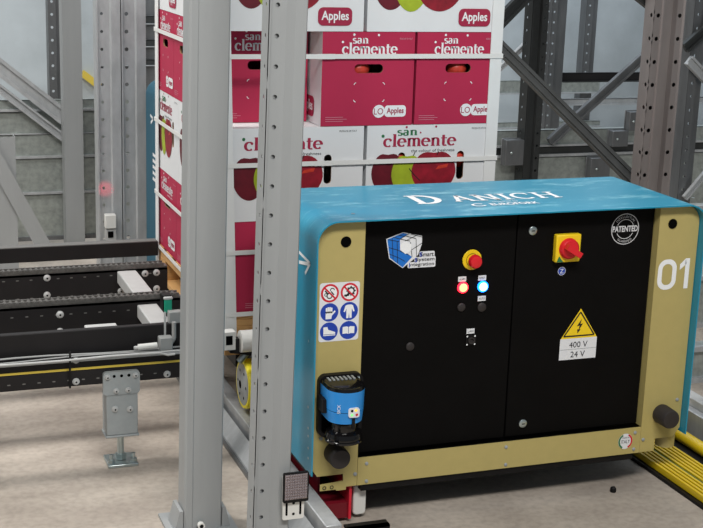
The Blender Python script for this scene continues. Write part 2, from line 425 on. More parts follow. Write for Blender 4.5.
d0 = P(283, 499, -0.225); d1 = P(304, 518, -0.225)
mb = MB(); mb.prism(pl, rrect(d0.x, d1.x, d1.z, c0.z-.01, .005), -.010, -.001, 'white_plastic')
for fx, fz in ((.5, .75), (.5, .25)):
    mb.disc(pl, d0.x+(d1.x-d0.x)*fx, d1.z+(d0.z-d1.z)*fz, .004, -.0005, 'black_hole', 12)
for fx in (.18, .82): mb.poly(pl, rrect(d0.x+(d1.x-d0.x)*fx-.003, d0.x+(d1.x-d0.x)*fx+.003, d1.z+.012, d0.z-.012, .0029), -.0005, 'black_hole')
lbl(mb.build('bracket', t), 'white plastic bracket with slots')

# plain column beside it
xa = P(187, 264, .07).x; xa2 = P(226.5, 264, .07).x; wa = xa2-xa
xa -= .007
t = thing('rack_column', 'wide plain grey steel column between the conveyor and the pallet', 'rack post', (xa, .07, 0))
t.rotation_euler.y = .009
mb = MB()
PA = [(0, .075), (0, .006), (.006, 0), (.022, 0), (.026, .003), (wa-.004, .003), (wa, .007), (wa, .075)]
for i in range(len(PA)): strip(mb, (xa+PA[i][0], .07+PA[i][1]), (xa+PA[(i+1) % len(PA)][0], .07+PA[(i+1) % len(PA)][1]), 0, 3.4, 'post_grey')
mb.build('column', t, smooth=False)
mb = MB(); mb.box(xa-.045, xa+wa+.045, .05, .21, 0, .008, 'post_grey')
for s_, x in ((-1, xa), (1, xa+wa)):
    pl2 = front(x, 0, 0)
    mb.mesh([(x+s_*.002, .075, .008), (x+s_*.026, .075, .008), (x+s_*.012, .075, .068), (x+s_*.002, .075, .068), (x+s_*.002, .16, .008), (x+s_*.026, .16, .008), (x+s_*.012, .16, .068), (x+s_*.002, .16, .068)],
            [(0, 1, 2, 3), (7, 6, 5, 4), (0, 4, 5, 1), (1, 5, 6, 2), (2, 6, 7, 3), (3, 7, 4, 0)], 'post_grey')
mb.build('foot_plate', t)
mb = MB(); mb.cyl((xa+.045, .045, .03), (xa+.045, .0745, .03), .006, 'zinc', 12); mb.cyl((xa+.045, .045, .03), (xa+.045, .060, .03), .010, 'white_plastic', 12); mb.build('bolt', t)

def simple(w_, d_, hf=.012, hs=None):
    return [(0, d_, (d_-.018) if hs else None), (0, 0), (0, -.008), (.006, -.008), (.009, 0, hf), (w_*.55, 0), (w_*.62, -.005), (w_, -.005), (w_, d_)]
# back left posts
Yd = 2.4
x1 = P(97.5, 120, Yd).x; x2 = P(122, 120, Yd).x; x3 = P(146, 120, Yd).x
upright('perforated grey post with red laser glow and a small white sensor behind the conveyor', x1, Yd, simple(x2-x1-.004, .08, .014), 'galv', r=.0065, phase=.02)
upright('perforated grey post side by side with the red-glowing post, next to the pallet', x2, Yd, simple(x3-x2, .08, .014), 'galv', r=.0085, phase=.02)
Yc = 3.5
upright('bright plain grey post standing between the diagonal braces and the red-glowing post', P(64, 120, Yc).x, Yc, [(0, .1), (0, 0), (P(83, 120, Yc).x-P(64, 120, Yc).x, 0), (P(83, 120, Yc).x-P(64, 120, Yc).x, .1)], 'post_grey')
Yh = 4.75
upright('dark narrow perforated post right behind the bright plain post on the left', P(49, 60, Yh).x, Yh, [(0, .1), (0, 0, .022), (.045, 0), (.05, .03), (.10, .03), (.10, .1)], 'galv_dark', r=.008)
Ye = 3.1
xe = P(17, 200, Ye).x
o = upright('short grey perforated post at the left edge of the picture behind the braces', xe-.13, Ye, [(0, .1), (0, 0, .035), (.13, 0), (.13, .1)], 'post_grey', z1=P(10, 137, Ye).z, r=.008)

def brace(label, p, q, Y, wd, dp, m, lip=True, group=None):
    Y0, Y1 = Y if isinstance(Y, tuple) else (Y, Y)
    a = P(*p, Y0); b = P(*q, Y1); mb = MB()
    if lip:
        d = (b-a).normalized(); n = Vector((-d.z, 0, d.x)); k = wd*.36
        mb.bar(a, b, wd*.9, dp*.5, m)
        for s_ in (-1, 1): mb.bar(a+n*k*s_-Vector((0, dp*.3, 0)), b+n*k*s_-Vector((0, dp*.3, 0)), wd*.22, dp*.6, m)
    else: mb.bar(a, b, wd, dp, m)
    o = mb.build('rack_brace', loc=tuple(a)); return tag(o, label, 'rack brace', group)
Yb = 3.42
brace('wide dark grey diagonal brace falling to the bright plain post, upper left', (-30, 44), (68, 120), 3.635, .085, .05, 'galv')
brace('paler diagonal brace just below the wide dark one, upper left', (-30, 66), (68, 141), 3.635, .045, .05, 'galv')
brace('plain light grey diagonal bar ending behind the top black conveyor rail', (-22, 128), (48, 254), 3.083, .072, .03, 'post_grey', lip=False)

def sheet(label, y0, y1, xa_, xb_, Y, m, name='rack_beam', lipm='galv', lip=.012, cat='rack beam', group=None, dp=.05):
    a = P(xa_, y1, Y); b = P(xb_, y0, Y)
    xm = 36 if xa_ < 0 else (110 if xa_ < 100 else 590)
    zl = max(P(xm, y1, Y).z, 0); zh = P(xm, y0, Y).z
    mb = MB(); mb.box(a.x, b.x, Y, Y+.004, zl, zh, m)
    mb.box(a.x, b.x, Y, Y+dp, zh-.004, zh, m)
    mb.box(a.x, b.x, Y-.018, Y+.002, zl, zl+lip, lipm)
    o = mb.build(name, loc=((a.x+b.x)/2, Y, zl)); return tag(o, label, cat, group)
sheet('thin grey beam right under the pale upper wall on the left', 100, 111, -160, 158, 3.67, 'galv_sheet', dp=.03)
sheet('galvanised web sheet behind the crossing braces on the left', 111.5, 134, -160, 158, 3.68, 'galv_sheet', lip=.004, dp=.02)
sheet('galvanised beam with bright lower lip, upper one between the left posts', 134.5, 158, -160, 158, 3.67, 'galv_sheet')
sheet('galvanised beam with bright lower lip, just below the upper one on the left', 158.5, 194, -160, 157, 3.67, 'galv_sheet')
sheet('dull galvanised kick sheet standing on the floor behind the left posts', 194.5, 240, -160, 157, 3.67, 'galv_sheet', lip=.02, lipm='galv_dark')
# hall cladding panel (pale) behind the left beams
mb = MB(); mb.box(-4, P(98, 60, 6.6).x, 6.6, 6.66, 0, 3.6, 'hall_wall'); struct(mb.build('wall_cladding', smooth=False))
mb = MB(); mb.box(P(420, 60, 6.9).x+.01, 9, 6.9, 6.95, 0, 3.6, 'hall_wall'); struct(mb.build('wall_cladding', smooth=False))
mb = MB(); mb.box(P(98, 60, 6.9).x, P(420, 60, 6.9).x, 6.9, 6.95, 0, 3.6, 'galv_dark'); struct(mb.build('wall_dark_cladding', smooth=False))
# yellow rail glimpsed between the posts
a = P(82, 73, 6.57); b = P(99, 86, 6.57)
mb = MB(); mb.bar(a, b, .05, .06, 'yellow_tape'); tag(mb.build('guard_rail', loc=tuple(a)), 'small yellow rail glimpsed between two posts at upper left', 'rail')
for i, (ya, yb) in enumerate(((16, 24), (40, 47), (60, 66))):
    sheet(['dark beam highest in the gap left of the stacked cartons', 'dark beam in the middle of the gap left of the stacked cartons', 'dark beam lowest in the gap left of the stacked cartons'][i], ya, yb, 84, 160, 6.85, 'steel_dark', lip=.006)
# little sensor on the red-glowing post
pl = front(0, Yd-.012, 0)
t = thing('photo_sensor', 'small white box sensor on the post with red glow behind the conveyor', 'sensor', P(108, 222, Yd))
a = P(103.5, 213, Yd); b = P(114.5, 226, Yd)
mb = MB(); mb.box(a.x, b.x, Yd-.05, Yd-.008, b.z, a.z, 'white_plastic'); mb.build('housing', t, bevel=.003)
a = P(104, 227, Yd); b = P(114.5, 238, Yd)
mb = MB(); mb.box(a.x, b.x, Yd-.04, Yd-.008, b.z, a.z-.004, 'steel_light'); mb.box(a.x+.01, b.x-.012, Yd-.043, Yd-.04, b.z+.012, a.z-.012, 'black_hole'); mb.build('bracket', t)
# unseen red spot, added to throw the laser glow on the post
def spotred(loc, aim, power, ang):
    l = bpy.data.lights.new('laser_glow', 'SPOT'); l.energy = power; l.color = (1, .02, .08); l.spot_size = R(ang); l.spot_blend = .9; l.shadow_soft_size = .01
    o = bpy.data.objects.new('laser_glow', l); o.location = loc; o.rotation_euler = (Vector(aim)-Vector(loc)).to_track_quat('-Z', 'Y').to_euler(); C.objects.link(o)
spotred((P(100, 200, 1.9).x, 1.9, .62), P(105.5, 189, Yd), 7, 9)

# back right posts
Yg = 1.3
xg = P(642.5, 150, Yg).x
PG = [(x*1.12, y, *[h*1.12 for h in q]) for x, y, *q in [(0, .07, .045), (0, 0, .018), (.030, 0), (.033, -.008), (.038, -.008), (.041, 0), (.052, .022), (.088, .022), (.095, 0, .012), (.118, 0), (.124, -.006), (.130, 0), (.130, .07), (0, .07)]]
upright('large brownish perforated steel post right behind the machine top at the right', xg, Yg, PG, 'galv_brown', r=.0085, phase=.01, pitch=.092)
Yf = 3.7
xf = P(527, 100, Yf).x
upright('dark perforated post behind the right end of the pallet, left of the brace crossing', xf, Yf, [(0, .1, .04), (0, 0), (.012, 0), (.02, .02), (.06, .02), (.066, 0), (.070, 0, .015), (.105, 0), (.105, .1)], 'steel_dark', r=.0075)
upright('dark perforated post standing just right of the one behind the pallet end', P(549, 60, 5.4).x, 5.4, [(0, .1, .05), (0, 0, .02), (.045, 0), (.05, .02), (.13, .02), (.13, .1)], 'galv_dark', r=.008)
upright('distant grey perforated post in the middle of the right background bay', P(583, 60, 6.2).x, 6.2, [(0, .1), (0, 0, .03), (.06, 0), (.065, .02), (.11, .02), (.11, .1)], 'galv_dark', r=.008)
upright('thin far post at the right picture edge beside the large brown post', P(690, 60, 3.0).x, 3.0, [(0, .1), (0, 0, .03), (.05, 0), (.055, .02), (.10, .02), (.10, .1)], 'galv_dark', r=.008)
brace('long dark double-lipped brace falling from the pallet to the large brown post', (490, 37), (653, 200), (2.2, 1.394), .062, .05, 'steel_dark')
brace('grey brace rising from the dark perforated post to the large brown post', (549, 142), (650, 50), 3.76, .058, .04, 'galv_dark')
brace('thin brace at the top behind the right pallet corner, rising to the right', (488, 33), (532, -12), 3.66, .08, .05, 'steel_dark')
brace('thin pale brace crossing behind the right pallet corner, halfway up', (492, 75), (540, 30), 3.83, .03, .04, 'galv')
brace('short dark brace at the top edge left of the large brown post', (630, -10), (655, 10), 1.40, .04, .04, 'steel_dark')
brace('dark brace at the right picture edge, rising to the right, upper', (684, 48), (716, 20), 2.975, .06, .04, 'steel_dark')
brace('grey brace at the right picture edge, falling to the right', (688, 60), (716, 90), 2.975, .06, .04, 'galv')
brace('pale brace at the right picture edge, rising to the right, lower', (684, 198), (716, 160), 2.975, .035, .03, 'galv')
sheet('dark horizontal rail halfway up the right background bay', 73, 82, 562, 830, 5.51, 'black_paint', lip=.008, lipm='steel_dark')
sheet('thin pale beam below the dark rail in the right background bay', 99, 105, 560, 830, 5.51, 'galv', lip=.006)
sheet('pale beam between the pallet corner and the dark perforated post', 80, 93, 440, 600, 6.14, 'galv_sheet', lip=.008)
sheet('thin grey beam low behind the right pallet corner', 121, 127, 440, 600, 6.14, 'galv_sheet', lip=.01)
sheet('galvanised beam behind the grey boxes in the right background bay', 129, 145, 440, 830, 3.825, 'galv_sheet', lip=.012)
sheet('dark beam under the galvanised one in the right background bay', 145.5, 155, 440, 830, 3.825, 'steel_dark', lip=.016)
sheet('tall galvanised sheet just above the machine top at the right', 155.5, 230, 440, 830, 3.825, 'galv_sheet', lip=.012)
for lab, x0, x1_, y0, y1, Y in (('grey block hanging on the galvanised beam of the right bay', 612, 629, 131, 147, 3.744), ('grey bracket plate just above the machine top in the right bay', 590, 611, 158, 180, 3.744), ('dark bracket at the foot of the post behind the pallet end', 505, 525, 140, 166, 3.70), ('small dark block beside the large brown post', 629, 643, 112, 131, 3.744)):
    a = P(x0, y1, Y); b = P(x1_, y0, Y); mb = MB()
    mb.box(a.x, b.x, Y, Y+.06, a.z, b.z, 'galv_dark'); mb.box(a.x-.006, b.x+.006, Y+.05, Y+.056, a.z-.006, b.z+.006, 'galv_dark')
    mb.cyl((a.x*.7+b.x*.3, Y-.006, (a.z+b.z)/2), (a.x*.7+b.x*.3, Y, (a.z+b.z)/2), .008, 'zinc', 10)
    tag(mb.build('rack_bracket', loc=((a.x+b.x)/2, Y, a.z), bevel=.004), lab, 'bracket')
# low beams right of the machine
for i, (y0, y1, Y) in enumerate(((345, 412, .85), (205, 262, 2.2), (275, 330, 1.5))):
    a = P(697, y1, Y); b = P(703, y0, Y); mb = MB(); a.z = max(a.z, 0); a.x = max(a.x-.1, 2.80)
    mb.box(a.x, a.x+1.3, Y, Y+.05, a.z, b.z, 'galv_sheet'); mb.box(a.x, a.x+1.3, Y-.02, Y, b.z-.02, b.z, 'galv'); mb.box(a.x, a.x+1.3, Y-.02, Y, a.z, a.z+.02, 'galv')
    tag(mb.build('rack_beam', loc=(a.x, Y, a.z)), ['lowest galvanised beam glimpsed right of the machine', 'galvanised beam level with the machine top at its right', 'galvanised beam level with the white number, right of the machine'][i], 'rack beam')

# ---------------------------------------------------------------- floor rails
xr = 1.09
t = thing('floor_rail', 'grey steel floor rail under the left side of the carrier', 'rail', (xr, 1, 0))
mb = MB(); mb.box(xr-.006, xr+.10, -.188, 2.30, 0, .012, 'galv_dark'); mb.mesh([(xr+.004, y, h) for y in (-.188, 2.30) for h in (.012, .020)]+[(xr+.040, y, h) for y in (-.188, 2.30) for h in (.012, .066)], [(0, 2, 3, 1), (1, 3, 7, 5), (4, 5, 7, 6), (0, 1, 5, 4), (2, 6, 7, 3), (0, 4, 6, 2)], 'galv')
mb.build('outer_flange', t)
mb = MB(); mb.box(xr+.052, xr+.10, -.188, 2.30, .012, .098, 'galv'); mb.build('running_rail', t, bevel=.003)
mb = MB(); mb.box(xr+.11, xr+.235, -.205, -.19, .0, .088, 'black_satin'); mb.box(xr+.11, xr+.235, -.205, -.17, .082, .088, 'black_satin'); mb.build('end_stop', t)
mb = MB(); mb.box(xr+.006, xr+.10, -.22, -.189, 0.0, .05, 'black_satin'); mb.box(xr+.02, xr+.04, -.221, -.1895, .0, .0505, 'yellow_bar'); mb.build('end_buffer', t)

t = thing('conductor_rail', 'yellow striped power rail on the floor at the right of the machine', 'power rail', (2.45, 0, 0))
mb = MB(); mb.box(2.355, 2.66, -1.4, 3.0, 0, .012, 'black_satin'); mb.build('base_plate', t)
for i in range(9):
    x = 2.368+i*.0165+(.006 if i > 3 else 0)
    mb = MB(); mb.box(x, x+.0095, -1.4, 3.0, .012, .034, 'yellow_bar'); mb.build('conductor_bar', t, bevel=.002)
mb = MB(); mb.box(2.4335, 2.4385, -1.4, 3.0, .012, .028, 'green_line'); lbl(mb.build('earth_strip', t), 'dark green strip between the yellow bars')
mb = MB(); mb.cyl((2.592, -1.4, .034), (2.592, 3.0, .034), .022, 'yellow_bar', 16); lbl(mb.build('edge_tube', t), 'thicker yellow tube at the outer edge')
t = thing('guide_rail', 'pale steel guide rail on the floor beyond the yellow power rail', 'rail', (2.7, .5, 0))
mb = MB(); mb.box(2.67, 2.78, -1.4, 3.2, 0, .09, 'galv'); mb.box(2.70, 2.75, -1.4, 3.2, .09, .12, 'steel_light'); mb.build('rail', t, bevel=.003)

# ---------------------------------------------------------------- conveyor
XE = .98; XS = -1.3; ZC = .483
cv = thing('chain_conveyor', 'black chain conveyor with grey cross tubes on the left', 'conveyor', (.3, .7, 0))
def slots(mb, Y, z, xs):
    pl = front(0, Y, 0)
    for x in xs: mb.poly(pl, rrect(x-.005, x+.005, z-.002, z+.002, .0019, 3), .0006, 'slot_grey')
def bolt(par, p, r=.009, m='steel_light', name='bolt'):
    mb = MB(); mb.lathe(p, (0, -1, 0), [(0, r*1.25), (.002, r*1.25), (.0025, r), (.007, r*.85), (.008, r*.5)], m, 14)
    mb.disc(Plane(p, (1, 0, 0), (0, 0, 1), (0, -1, 0)), 0, 0, r*.35, .0085, 'black_hole', 8); return mb.build(name, par)
for Y, zb, xe_, rows in ((.88, .355, .985, (313, 330)), (1.29, .335, P(167.5, 270, 1.29).x, (277, 295))):
    zt_ = ZC-.018
    mb = MB(); mb.box(XS, xe_, Y, Y+.006, zb, zt_, 'black_paint'); mb.box(XS, xe_, Y, Y+.05, zt_-.006, zt_, 'black_paint'); mb.box(XS, xe_, Y, Y+.05, zb, zb+.006, 'black_paint')
    xs = [P(85, 290, Y).x+.047*i for i in range(-28, 11)]; xs = [x for x in xs if x < xe_-.03]
    for yy in rows: slots(mb, Y, P(85, yy, Y).z, xs)
    mb.build('chain_beam', cv)
    mb = MB(); x = XS
    mb.box(XS, xe_, Y+.004, Y+.046, zt_+.001, zt_+.007, 'chain_steel')
    while x < xe_-.02:
        mb.cyl((x, Y+.002, zt_+.011), (x, Y+.048, zt_+.011), .0065, 'chain_steel', 8)
        mb.box(x-.004, x+.016, Y+.006, Y+.012, zt_+.005, ZC, 'chain_steel'); mb.box(x-.004, x+.016, Y+.036, Y+.042, zt_+.005, ZC, 'chain_steel'); x += .019
    lbl(mb.build('roller_chain', cv), 'dull steel roller chain')
YG = 1.68
mb = MB(); a = P(158, 248, YG); zt_ = P(90, 245, YG).z; zb_ = P(90, 259, YG).z
mb.box(XS, a.x, YG, YG+.05, zb_, zt_, 'black_paint'); mb.box(XS, a.x-.002, YG+.002, YG+.048, zt_, zt_+.003, 'slot_grey'); mb.build('guard_rail', cv)
for (x, y) in ((47, 278), (47, 295), (145, 273.5), (156.5, 272.5), (156.5, 288.5), (121, 291)): bolt(cv, P(x, y, 1.289), .010)
for (x, y) in ((60, 314.5), (60, 331.5)): bolt(cv, P(x, y, .879), .010)
def ytube(p, q, zt, Y0, Y1, h=.045):
    mb = MB(); mb.box(p, q, Y0, Y1, zt-h, zt, 'steel_light'); mb.build('cross_tube', cv, bevel=.004)
ytube(P(117, 271, 1.29).x, P(136, 271, 1.29).x, P(126, 270.5, 1.289).z, .931, 1.289)
ytube(P(137, 304, .88).x, P(157, 304, .88).x, P(147, 304, .879).z, .646, .879)
ytube(P(85, 327.5, .7).x, P(117, 327.5, .7).x, P(100, 325.5, .7).z, .646, .72, .03)
# plain front panel, cable tray, lower beam
mb = MB(); mb.box(XS, XE+.02, .62, .645, .372, .458, 'black_paint'); mb.build('side_panel', cv, bevel=.003)
mb = MB(); mb.box(XS, XE+.02, .60, .64, .284, .372, 'black_paint'); xs = [P(24, 384, .6).x+.045*i for i in range(-25, 14)]; slots(mb, .60, .305, xs); mb.build('lower_beam', cv, bevel=.003)
mb = MB(); mb.box(XS, XE, .5985, .6, .3365, .3435, 'yellow_tape'); lbl(mb.build('marking_tape', cv), 'thin yellow tape line')
mb = MB(); mb.box(XS, XE, .575, .62, .372, .375, 'black_paint'); mb.box(XS, XE, .573, .575, .372, .380, 'galv'); mb.build('cable_tray', cv)
for k, (dy, dz, rr) in enumerate(((.580, .379, .0025), (.590, .382, .0025), (.600, .387, .003))):
    mb = MB(); pts = [(XS+(XE-XS)*i/24, dy+.002*math.sin(i*1.3+k), dz+.003*math.sin(i*.9+2*k)) for i in range(25)]
    mb.tube(pts, rr, 'cable_grey' if k else 'steel_light', 7); mb.build('cable', cv)
mb = MB(); pts = [P(x, y, .565) for x, y in ((-60, 371), (0, 365.5), (60, 361), (110, 356), (140, 354), (160, 353), (168, 355), (175, 354))]
mb.tube(pts, .0035, 'steel_light', 8); mb.build('cable', cv)
for (x, y) in ((76, 360), (76, 381.5), (167, 374)): bolt(cv, P(x, y, .5995), .009)
mb = MB(); a = P(70, 352, .566); b = P(70, 388, .598); mb.bar(a, P(70, 388, .596), .006, .004, 'black_satin'); mb.build('cable_tie', cv)
# foot
f0 = P(103, 373, .585); f1 = P(140, 393, .585)
pl = front(0, .585, 0)
mb = MB(); mb.prism(pl, rrect(f0.x, f1.x, f1.z, f0.z, .012), -.0145, 0, 'bracket_grey')
for fx in (.3, .5, .7): mb.disc(pl, f0.x+(f1.x-f0.x)*fx, f0.z-.014, .005, .0006, 'black_hole', 14)
lbl(mb.build('foot_bracket', cv), 'light grey bolted bracket plate')
for fx, fz in ((.12, .2), (.88, .2), (.35, .82), (.68, .82)): bolt(cv, pl.p(f0.x+(f1.x-f0.x)*fx, f0.z+(f1.z-f0.z)*fz, 0), .0075, 'steel_light')
g0 = P(106, 391, .59); g1 = P(138, 433, .59)
mb = MB(); mb.box(g0.x, g1.x, .588, .66, g1.z, .282, 'bracket_grey'); mb.box(g0.x-.004, g1.x+.004, .585, .66, g1.z-.008, g1.z, 'bracket_grey'); lbl(mb.build('foot_column', cv, bevel=.003), 'light grey box column')
for x, y in ((115, 409), (130, 409)): bolt(cv, P(x, y, .5875), .0085, 'steel_light')
xm = (g0.x+g1.x)/2+.004; ym = .645
mb = MB(); mb.cyl((xm, ym, .012), (xm, ym, g1.z), .011, 'zinc', 18); mb.cyl((xm, ym, .012), (xm, ym, .03), .018, 'zinc', 6); mb.build('threaded_rod', cv)
mb = MB(); mb.box(xm-.048, xm+.048, ym-.05, ym+.05, 0, .010, 'zinc'); mb.build('foot_plate', cv, bevel=.002)
for s_ in (-1, 1):
    mb = MB(); mb.cyl((xm+s_*.035, ym-.03, .01), (xm+s_*.035, ym-.03, .04), .006, 'zinc', 12); mb.cyl((xm+s_*.035, ym-.03, .01), (xm+s_*.035, ym-.03, .022), .012, 'zinc', 6); mb.build('anchor_bolt', cv)
# sensor and conduit at the end of the conveyor
a = P(163, 296, .655)
mb = MB(); mb.box(a.x, a.x+.028, .66, .70, a.z-.05, a.z, 'black_satin'); mb.box(a.x+.004, a.x+.028, .65, .66, a.z-.055, a.z-.012, 'teal'); mb.box(a.x+.002, a.x+.03, .648, .70, a.z-.012, a.z-.004, 'steel_light'); lbl(mb.build('end_sensor', cv, bevel=.002), 'small green photo sensor')
b = P(168, 311, .64); mb = MB(); mb.box(b.x, b.x+.042, .625, .655, b.z-.045, b.z, 'cable_grey'); lbl(mb.build('junction_box', cv, bevel=.003), 'small grey junction box')
b = P(158, 336, .61); mb = MB(); mb.box(b.x, b.x+.042, .585, .618, b.z-.045, b.z, 'cable_grey'); mb.build('junction_box', cv, bevel=.003)
mb = MB(); mb.tube([P(x, y, .60) for x, y in ((174, 322), (174, 338), (170, 345), (164, 347))], .007, 'cable_grey', 10); mb.build('conduit', cv)
mb = MB(); mb.cyl(P(138, 347, .585), P(157, 345, .585), .009, 'white_plastic', 12); mb.cyl(P(134, 348, .585), P(140, 347.4, .585), .006, 'steel_light', 12); mb.build('cable_plug', cv)
mb = MB(); mb.bar(P(165, 312, .618), P(165, 338, .618), .006, .004, 'steel_light'); mb.build('sensor_stay', cv)

# ---------------------------------------------------------------- pallet
PX0, PX1, PY0, PY1 = 1.087, 2.024, .70, 1.745
ZP = .455
t = thing('pallet', 'pale wooden pallet under the strapped carton stack', 'pallet', ((PX0+PX1)/2, (PY0+PY1)/2, .311))
for i in range(7):
    y0 = PY0+(PY1-PY0-.1)*i/6
    mb = MB(); mb.box(PX0, PX1, y0, y0+.1, ZP-.024, ZP-.001, 'wood'); mb.build('deck_board', t, bevel=.002)
for xx in (PX0, (PX0+PX1)/2-.05, PX1-.1):
    mb = MB(); mb.box(xx, xx+.1, PY0, PY1, ZP-.046, ZP-.0245, 'wood'); mb.build('stringer_board', t, bevel=.002)
    mb = MB(); mb.box(xx, xx+.1, PY0, PY1, .311, .331, 'wood'); mb.build('bottom_board', t, bevel=.002)
    for yy in (PY0, (PY0+PY1)/2-.07, PY1-.14):
        mb = MB(); mb.box(xx, xx+.1, yy, yy+.14, .3315, ZP-.0465, 'wood'); mb.build('block', t, bevel=.002)

# ---------------------------------------------------------------- cartons
def badge(mb, pl, x, z, h, red_on_white, ring=False, off=.0012):
    wd = h*2.0
    bg, fg = ('print_crimson', 'white_print') if red_on_white else ('white_print', 'print_crimson')
    mb.poly(pl, rrect(x, x+wd, z, z+h, h*.3), off, bg)
    mb.text(pl, 'Apples', x+wd/2, z+h*.48, h*.66, off+.0006, fg, wd=wd*.80, bold=.02)
    if ring:
        mb.disc(pl, x-h*.52, z+h*.5, h*.56, off+.0002, fg if red_on_white else 'white_print')
        mb.text(pl, 'LO', x-h*.55, z+h*.5, h*.55, off+.0008, 'print_crimson', wd=h*.85)
def apple_poly(cx, cz, rx, rz):
    pts = []
    for i in range(36):
        g = 2*math.pi*i/36; c, s_ = math.cos(g), math.sin(g)
        k = 1 + (-.16*math.exp(-((g-math.pi/2)/.35)**2)) + .05*math.sin(g)
        pts.append((cx+rx*k*c*(1-.10*max(0, -s_)), cz+rz*k*s_))
    return pts
def face_art(t, pl, W, H, kind, badge_right=None):
    """printing of one carton face; pl origin at its lower left corner"""
    e = .0009; mb = MB(); mbb = MB()
    if kind == 'red':
        tw = W*.60; x0 = W*.21
        serif(mb, pl, 'clemente', x0, H*.768, H*.080, e, 'white_print', tw)
        serif(mb, pl, 'san', x0+tw*.18, H*.880, H*.056, e, 'white_print', tw*.29)
        for a, b in ((.215, .895), (.335, .972), (.60, .968)): mb.disc(pl, W*a, H*b, H*.013, e, 'white_print', 12)
        mb.text(pl, 'the colour of freshness', W*.66, H*.735, H*.028, e, 'white_print', wd=W*.26)
        for a, b, g in ((.37, .44, 90), (.66, .44, 0), (.37, .28, 180), (.66, .28, 270)):
            mb.ring(pl, W*a, H*b, H*.018, H*.026, e, 'white_print', 6, R(g), R(g+90))
        badge(mbb, pl, W*.69, H*.09, H*.125, False, True)
        for i in range(3): mb.poly(pl, [(W*.05, H*(.05+.022*i)), (W*(.24+.04*(i % 2)), H*(.05+.022*i)), (W*(.24+.04*(i % 2)), H*(.054+.022*i)), (W*.05, H*(.054+.022*i))], e, 'print_faint')
        mb.text(pl, 'PRODUCE OF ITALY', W*.90, H*.93, H*.018, e, 'print_faint', wd=W*.14)
    else:
        tw = W*.57; x0 = W*.125
        serif(mb, pl, 'clemente', x0, H*.765, H*.092, e, 'print_crimson', tw)
        serif(mb, pl, 'san', x0+tw*.18, H*.888, H*.058, e, 'print_green', tw*.28)
        mb.disc(pl, x0+tw*.50, H*.915, H*.010, e, 'print_crimson', 12)
        mb.disc(pl, x0-W*.005, H*.885, H*.018, e, 'print_green', 12)
        for a in (.30, .53): mb.disc(pl, W*a, H*.978, H*.013, e, 'print_crimson', 12)
        mb.text(pl, 'the colour of freshness', x0+tw*.68, H*.715, H*.032, e, 'print_black', wd=tw*.60)
        mb.text(pl, 'PRODUCE OF ITALY', W*.88, H*.95, H*.02, e, 'print_black', wd=W*.13)
        ma = MB()
        ma.poly(pl, apple_poly(W*.165, H*.46, W*.125, H*.245), e, 'apple_dark')
        ma.poly(pl, apple_poly(W*.315, H*.44, W*.120, H*.24), e+.0003, 'apple_green')
        ma.poly(pl, apple_poly(W*.525, H*.46, W*.175, H*.255), e+.0006, 'apple_red')
        ma.ribbon(pl, [(W*.33, H*.52), (W*.37, H*.45), (W*.42, H*.38)], e+.0009, 'print_black', .003, .003)
        ma.poly(pl, [(W*.54, H*.50), (W*.63, H*.52), (W*.64, H*.56), (W*.56, H*.54)], e+.0012, 'apple_skin')
        for a in (.36, .545): ma.line(pl, (W*a, H*.66), (W*(a+.012), H*.70), .003, e+.0012, 'print_black')
        lbl(ma.build('apple_print', t, smooth=False), 'printed picture of a dark red, a green and a red apple')
        if badge_right: badge(mbb, pl, W-.155, H*.06, H*.19, True, off=e+.0012)
    lbl(mb.build('lettering', t, smooth=False), 'printed lettering')
    if mbb.v: lbl(mbb.build('badge_print', t, smooth=False), 'printed round-cornered badge')
